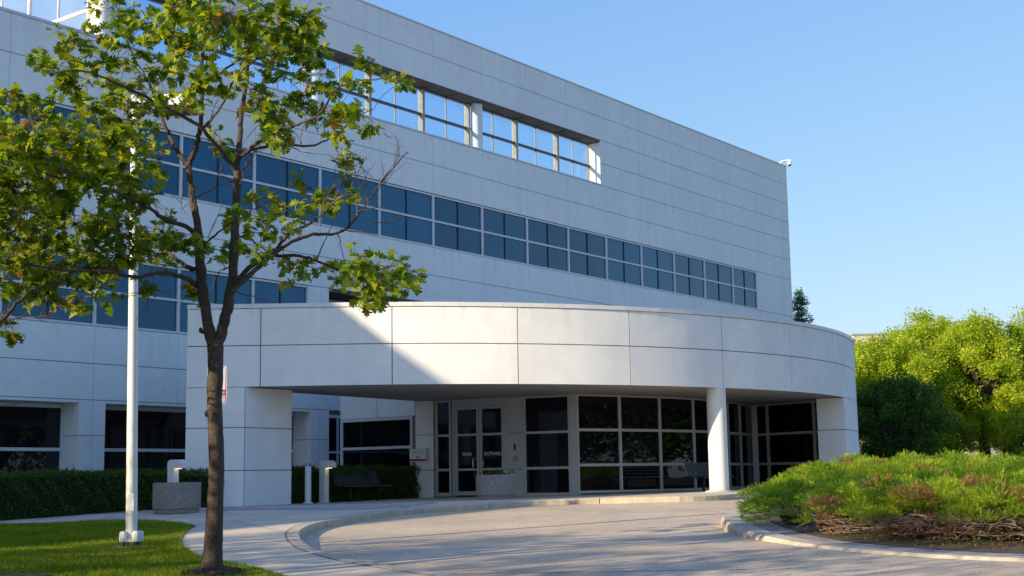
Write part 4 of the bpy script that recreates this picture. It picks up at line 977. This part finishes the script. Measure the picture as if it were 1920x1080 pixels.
# ------------------------------------------------------------------ junipers
def spray_unit():
    V = []; F = []
    segs = [(0,0,0),(0,.3,.05),(0,.62,.14),(0,1,.30)]
    def tri(a,b,c): i = len(V); V.extend([a,b,c]); F.append((i,i+1,i+2))
    for k in range(7):
        t_ = .12+.125*k; y = t_; z = .3*t_*t_
        for sx in (-1,1):
            L = .30*(1-t_*.62); tri((0,y-.05,z),(0,y+.05,z),(sx*L,y+L*.75,z+.05*((k%2)*2-1)+.08))
    tri((-.04,.8,.2),(.04,.8,.2),(0,1.08,.36)); return np.array(V), np.array(F)
SU, SF = spray_unit()
def sprays(name, P, D, size, m, parent):
    n = len(P); d = D/np.linalg.norm(D,axis=1)[:,None]; q = np.tile([0,0,1.0],(n,1))+rng.normal(0,.4,(n,3)); s = np.cross(d,q); s /= np.linalg.norm(s,axis=1)[:,None]; nn = np.cross(s,d)
    # each spray is welded by a small index so that it counts as one island
    V = P[:,None,:]+size[:,None,None]*(SU[None,:,0:1]*s[:,None,:]+SU[None,:,1:2]*d[:,None,:]+SU[None,:,2:3]*nn[:,None,:])
    F = (np.arange(n)[:,None,None]*len(SU)+SF[None]).reshape(-1,3); return np_mesh(name, V.reshape(-1,3), F, m, parent)
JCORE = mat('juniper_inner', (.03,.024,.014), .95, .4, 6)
def juniper(label, loc, r, h, n=1500, dead=.08, skirt=0, wood=14, size=.20):
    t = thing('juniper_shrub', label, 'shrub', loc, 'spreading junipers on the island'); loc = np.array(loc)
    open_ = .20 if wood > 30 else .0          # the half dead ones are bare below
    npf = int(27*r*(r+.45)); P = []; D = []; S_ = []; K = []
    for _ in range(npf):
        a_ = random.uniform(0,6.283); e_ = random.random()**.75*1.5
        u_ = np.array([math.cos(a_)*math.cos(e_), math.sin(a_)*math.cos(e_), math.sin(e_)]); reach = random.choice((random.uniform(.6,.85),random.uniform(.85,1.15)))
        c_ = loc+np.array([u_[0]*r*reach, u_[1]*r*reach, open_+u_[2]*(h-open_*.6)*reach])
        pr_ = random.uniform(.13,.23)*(.75+.3*r); ns = int(n/npf)
        v_ = rng.normal(size=(ns,3)); v_[:,2] = np.abs(v_[:,2])*.7-.2; v_ /= np.linalg.norm(v_,axis=1)[:,None]; q_ = rng.uniform(.15,1,ns)**.6
        lean = np.array([u_[0]*.8, u_[1]*.8, .1])
        P.append(c_+v_*q_[:,None]*pr_*np.array([1.2,1.2,.62])+lean*.25*pr_); D.append(v_+lean+rng.normal(0,.25,(ns,3)))
        S_.append(size*.62*rng.uniform(.6,1.1,ns)); K.append(np.full(ns, random.random() < dead))
    P = np.vstack(P); D = np.vstack(D); sz = np.hstack(S_); isd = np.hstack(K)|(rng.uniform(0,1,len(P)) < .02); P[:,2] = np.maximum(P[:,2], loc[2]+.03)
    sprays('foliage', P[~isd], D[~isd], sz[~isd], JUN, t)
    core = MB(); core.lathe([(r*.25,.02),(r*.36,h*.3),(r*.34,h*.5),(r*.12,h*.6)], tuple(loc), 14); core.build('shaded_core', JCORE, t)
    if skirt:
        a_ = rng.uniform(0,6.28,skirt); q_ = r*rng.uniform(.8,1.08,skirt)
        Pd = np.vstack([P[isd], loc+np.c_[q_*np.cos(a_),q_*np.sin(a_),rng.uniform(.03,.38,skirt)]])
        Dd = np.vstack([D[isd], np.c_[np.cos(a_),np.sin(a_),rng.uniform(-.3,.4,skirt)]+rng.normal(0,.4,(skirt,3))])
        sprays('dead_foliage', Pd, Dd, size*.8*rng.uniform(.5,1.1,len(Pd)), JUND, t)
    elif isd.any(): sprays('dead_foliage', P[isd], D[isd], sz[isd], JUND, t)
    wb = MB()
    for q_ in range(wood):
        a_ = random.uniform(0,6.28); e = Vector(loc)+Vector((math.cos(a_)*r*random.uniform(.9,1.18), math.sin(a_)*r*random.uniform(.9,1.18), random.uniform(.02,.34)))
        s0_ = Vector(loc)+Vector((0,0,.12)); md = s0_.lerp(e,.55)+Vector((random.gauss(0,.08),random.gauss(0,.08),random.uniform(-.04,.12)))
        PP = smooth_path([s0_,md,e],5); wb.tube(PP, np.linspace(.019,.004,len(PP)), 5, cap=False)
        for z_ in range(3):
            i_ = random.randrange(3,len(PP)); d_ = Vector((random.gauss(0,.15),random.gauss(0,.15),random.uniform(-.05,.1))); wb.tube([PP[i_],PP[i_]+d_*.5+Vector((0,0,.02)),PP[i_]+d_],[.006,.004,.002],4,cap=False)
    if wood: wb.build('branches', DEADW, t)
    return t
J = [ # base pixel, radius, height, label
 (1450,966,.60,.50,'small bright juniper at the left tip of the kerbed island',12),
 (1500,985,.85,.62,'bright juniper spreading over the island kerb with brown lower twigs',14),
 (1585,1000,.95,.66,'juniper with brown dead skirt in the front row of the island',20),
 (1690,1008,1.0,.70,'dark green juniper with bare grey branches in the front row',40),
 (1800,1014,1.0,.66,'front juniper with many bare branches and rusty dead sprays',60),
 (1915,1018,1.0,.62,'half dead juniper at the right edge of the photo',60)]
for px,py,r,h,lab,wd_ in J:
    p = gpx(px,py); juniper(lab, p+Vector((0,r*(.34 if wd_ > 30 else .32),.02)), r, h*.9, int(6000*r), .13 if wd_ > 30 else .05, 90 if wd_ < 30 else 700, wd_+10 if wd_ > 30 else 7, .14)
J2 = [(1500,952,.9,.66,'second row juniper in sunlight near the island tip'),(1575,962,1.05,.74,'bright yellow green juniper in the second row'),(1670,968,1.1,.78,'juniper in the second row, left of centre'),(1770,970,1.1,.76,'juniper in the second row, right of centre'),(1870,972,1.1,.76,'juniper in the second row near the right edge'),
 (1545,935,1.1,.80,'juniper in the third row closest to the canopy column'),(1630,936,1.2,.86,'juniper in the third row in front of the right pier'),(1730,938,1.25,.86,'juniper in the third row below the dark shrub'),(1840,940,1.25,.84,'juniper in the third row below the locust trunk'),(1930,940,1.2,.8,'juniper in the third row at the right edge'),
 (1600,916,1.5,1.0,'back juniper touching the foot of the canopy pier'),(1700,914,1.6,1.0,'back juniper under the dark shrub'),(1800,915,1.6,.98,'back juniper in front of the pale low wing'),(1905,918,1.6,.9,'back juniper at the right edge of the island')]
for px,py,r,h,lab in J2:
    p = gpx(px,py); juniper(lab, p, r, h*(.86 if py > 930 else .74), int(4600*r), .05, 0, 0, .16 if py > 930 else .20)
# weeds and litter on the island soil
n_ = 900; sx_ = []; 
for _ in range(n_):
    p = gpx(random.uniform(1440,1920), random.uniform(1000,1034)); sx_.append(p+Vector((0,0,.05)))
sx_ = [p for p in sx_ if inside([(q.x,q.y) for q in ip2]+[(40,15),(58,21),(58,68),(26,64),(14.5,42)], np.array([p.x]), np.array([p.y]))[0]]
o = leaf_quads('ground_weeds', np.array(sx_[:500]), .035, HEDGEL, None, .6); tag(o, kind='stuff')
o = leaf_quads('dead_needles', np.array(sx_[300:])-np.array([0,0,.012]), .06, JUND, None, .15); tag(o, kind='stuff')
lt = MB()
pp = [gpx(random.uniform(600,1500), random.uniform(955,1078), z=R) for _ in range(260)]
o = leaf_quads('road_litter', np.array(pp)+np.array([0,0,.008]), .022, mat('pale_litter', (.5,.45,.36), .8), None, .6); tag(o, kind='stuff')

# ------------------------------------------------------------------ building beyond the trees
bb_ = thing('brick_building', 'tan brick building with teal windows behind the locust trees', 'building', (60,150,0))
m_ = MB(); m_.box(37.0,110,150,170,0,14.6); m_.build('wall', BRICKT, bb_)
m_ = MB(); m_.box(37.5,43.5,147.5,149.69,11.5,15.5); m_.build('penthouse', mat('beige_panel', (.50,.45,.38), .8), bb_)
m_ = MB(); m_.box(37.4,43.6,147.4,149.69,15.5,15.68); m_.build('penthouse_coping', mat('teal_trim', (.26,.30,.27), .5), bb_)
m_ = MB(); m_.box(36.8,110.2,149.7,170.2,14.6,14.85); m_.build('coping', WHITE, bb_)
TEAL = glass('teal_glass', (.06,.16,.16), 1.6, .05)
for k in range(9):
    for z in (5.0,9.0,13.0):
        if z > 12 and k < 3: continue
        x = 40+k*4.2; m_ = MB(); m_.box(x,x+2.2,149.85,150.02,z,z+1.7); wn = m_.build('window', FRAME, bb_); g_ = MB(); g_.box(x+.1,x+2.1,149.83,149.849,z+.1,z+1.6); g_.build('pane', TEAL, wn)
lw = thing('low_wing', 'pale low wing with a white band and dark glazing behind the locust trunk', 'building', (50,140,0))
m_ = MB(); m_.box(42,100,138,149.6,0,1.6); m_.build('wall', mat('grey_wall', (.30,.28,.27), .8), lw)
m_ = MB(); m_.box(41.5,100.5,137.5,149.6,1.6,3.9); m_.build('band', mat('pale_band', (.42,.38,.32), .8), lw)
m_ = MB(); m_.box(42.5,100,140,149.6,3.9,5.3); m_.build('roof_screen', mat('grey_cladding', (.22,.21,.21), .8, .2, 3), lw)
m_ = MB()
for k in range(14): m_.box(43+k*4,45.6+k*4,137.9,137.99,.2,1.5)
m_.build('window', GD, lw)
sc_p = aty(1879,868,95); st = thing('striped_post', 'red and white striped post among the distant trunks', 'post', (sc_p.x,95,0))
m_ = MB()
for k in range(8):
    m_.lathe([(.20-.012*k,.2*k),(.19-.012*k,.2*k+.2)], (sc_p.x,95,0), 14, k % 2)
m_.build('post', [SIGNW, RED], st)
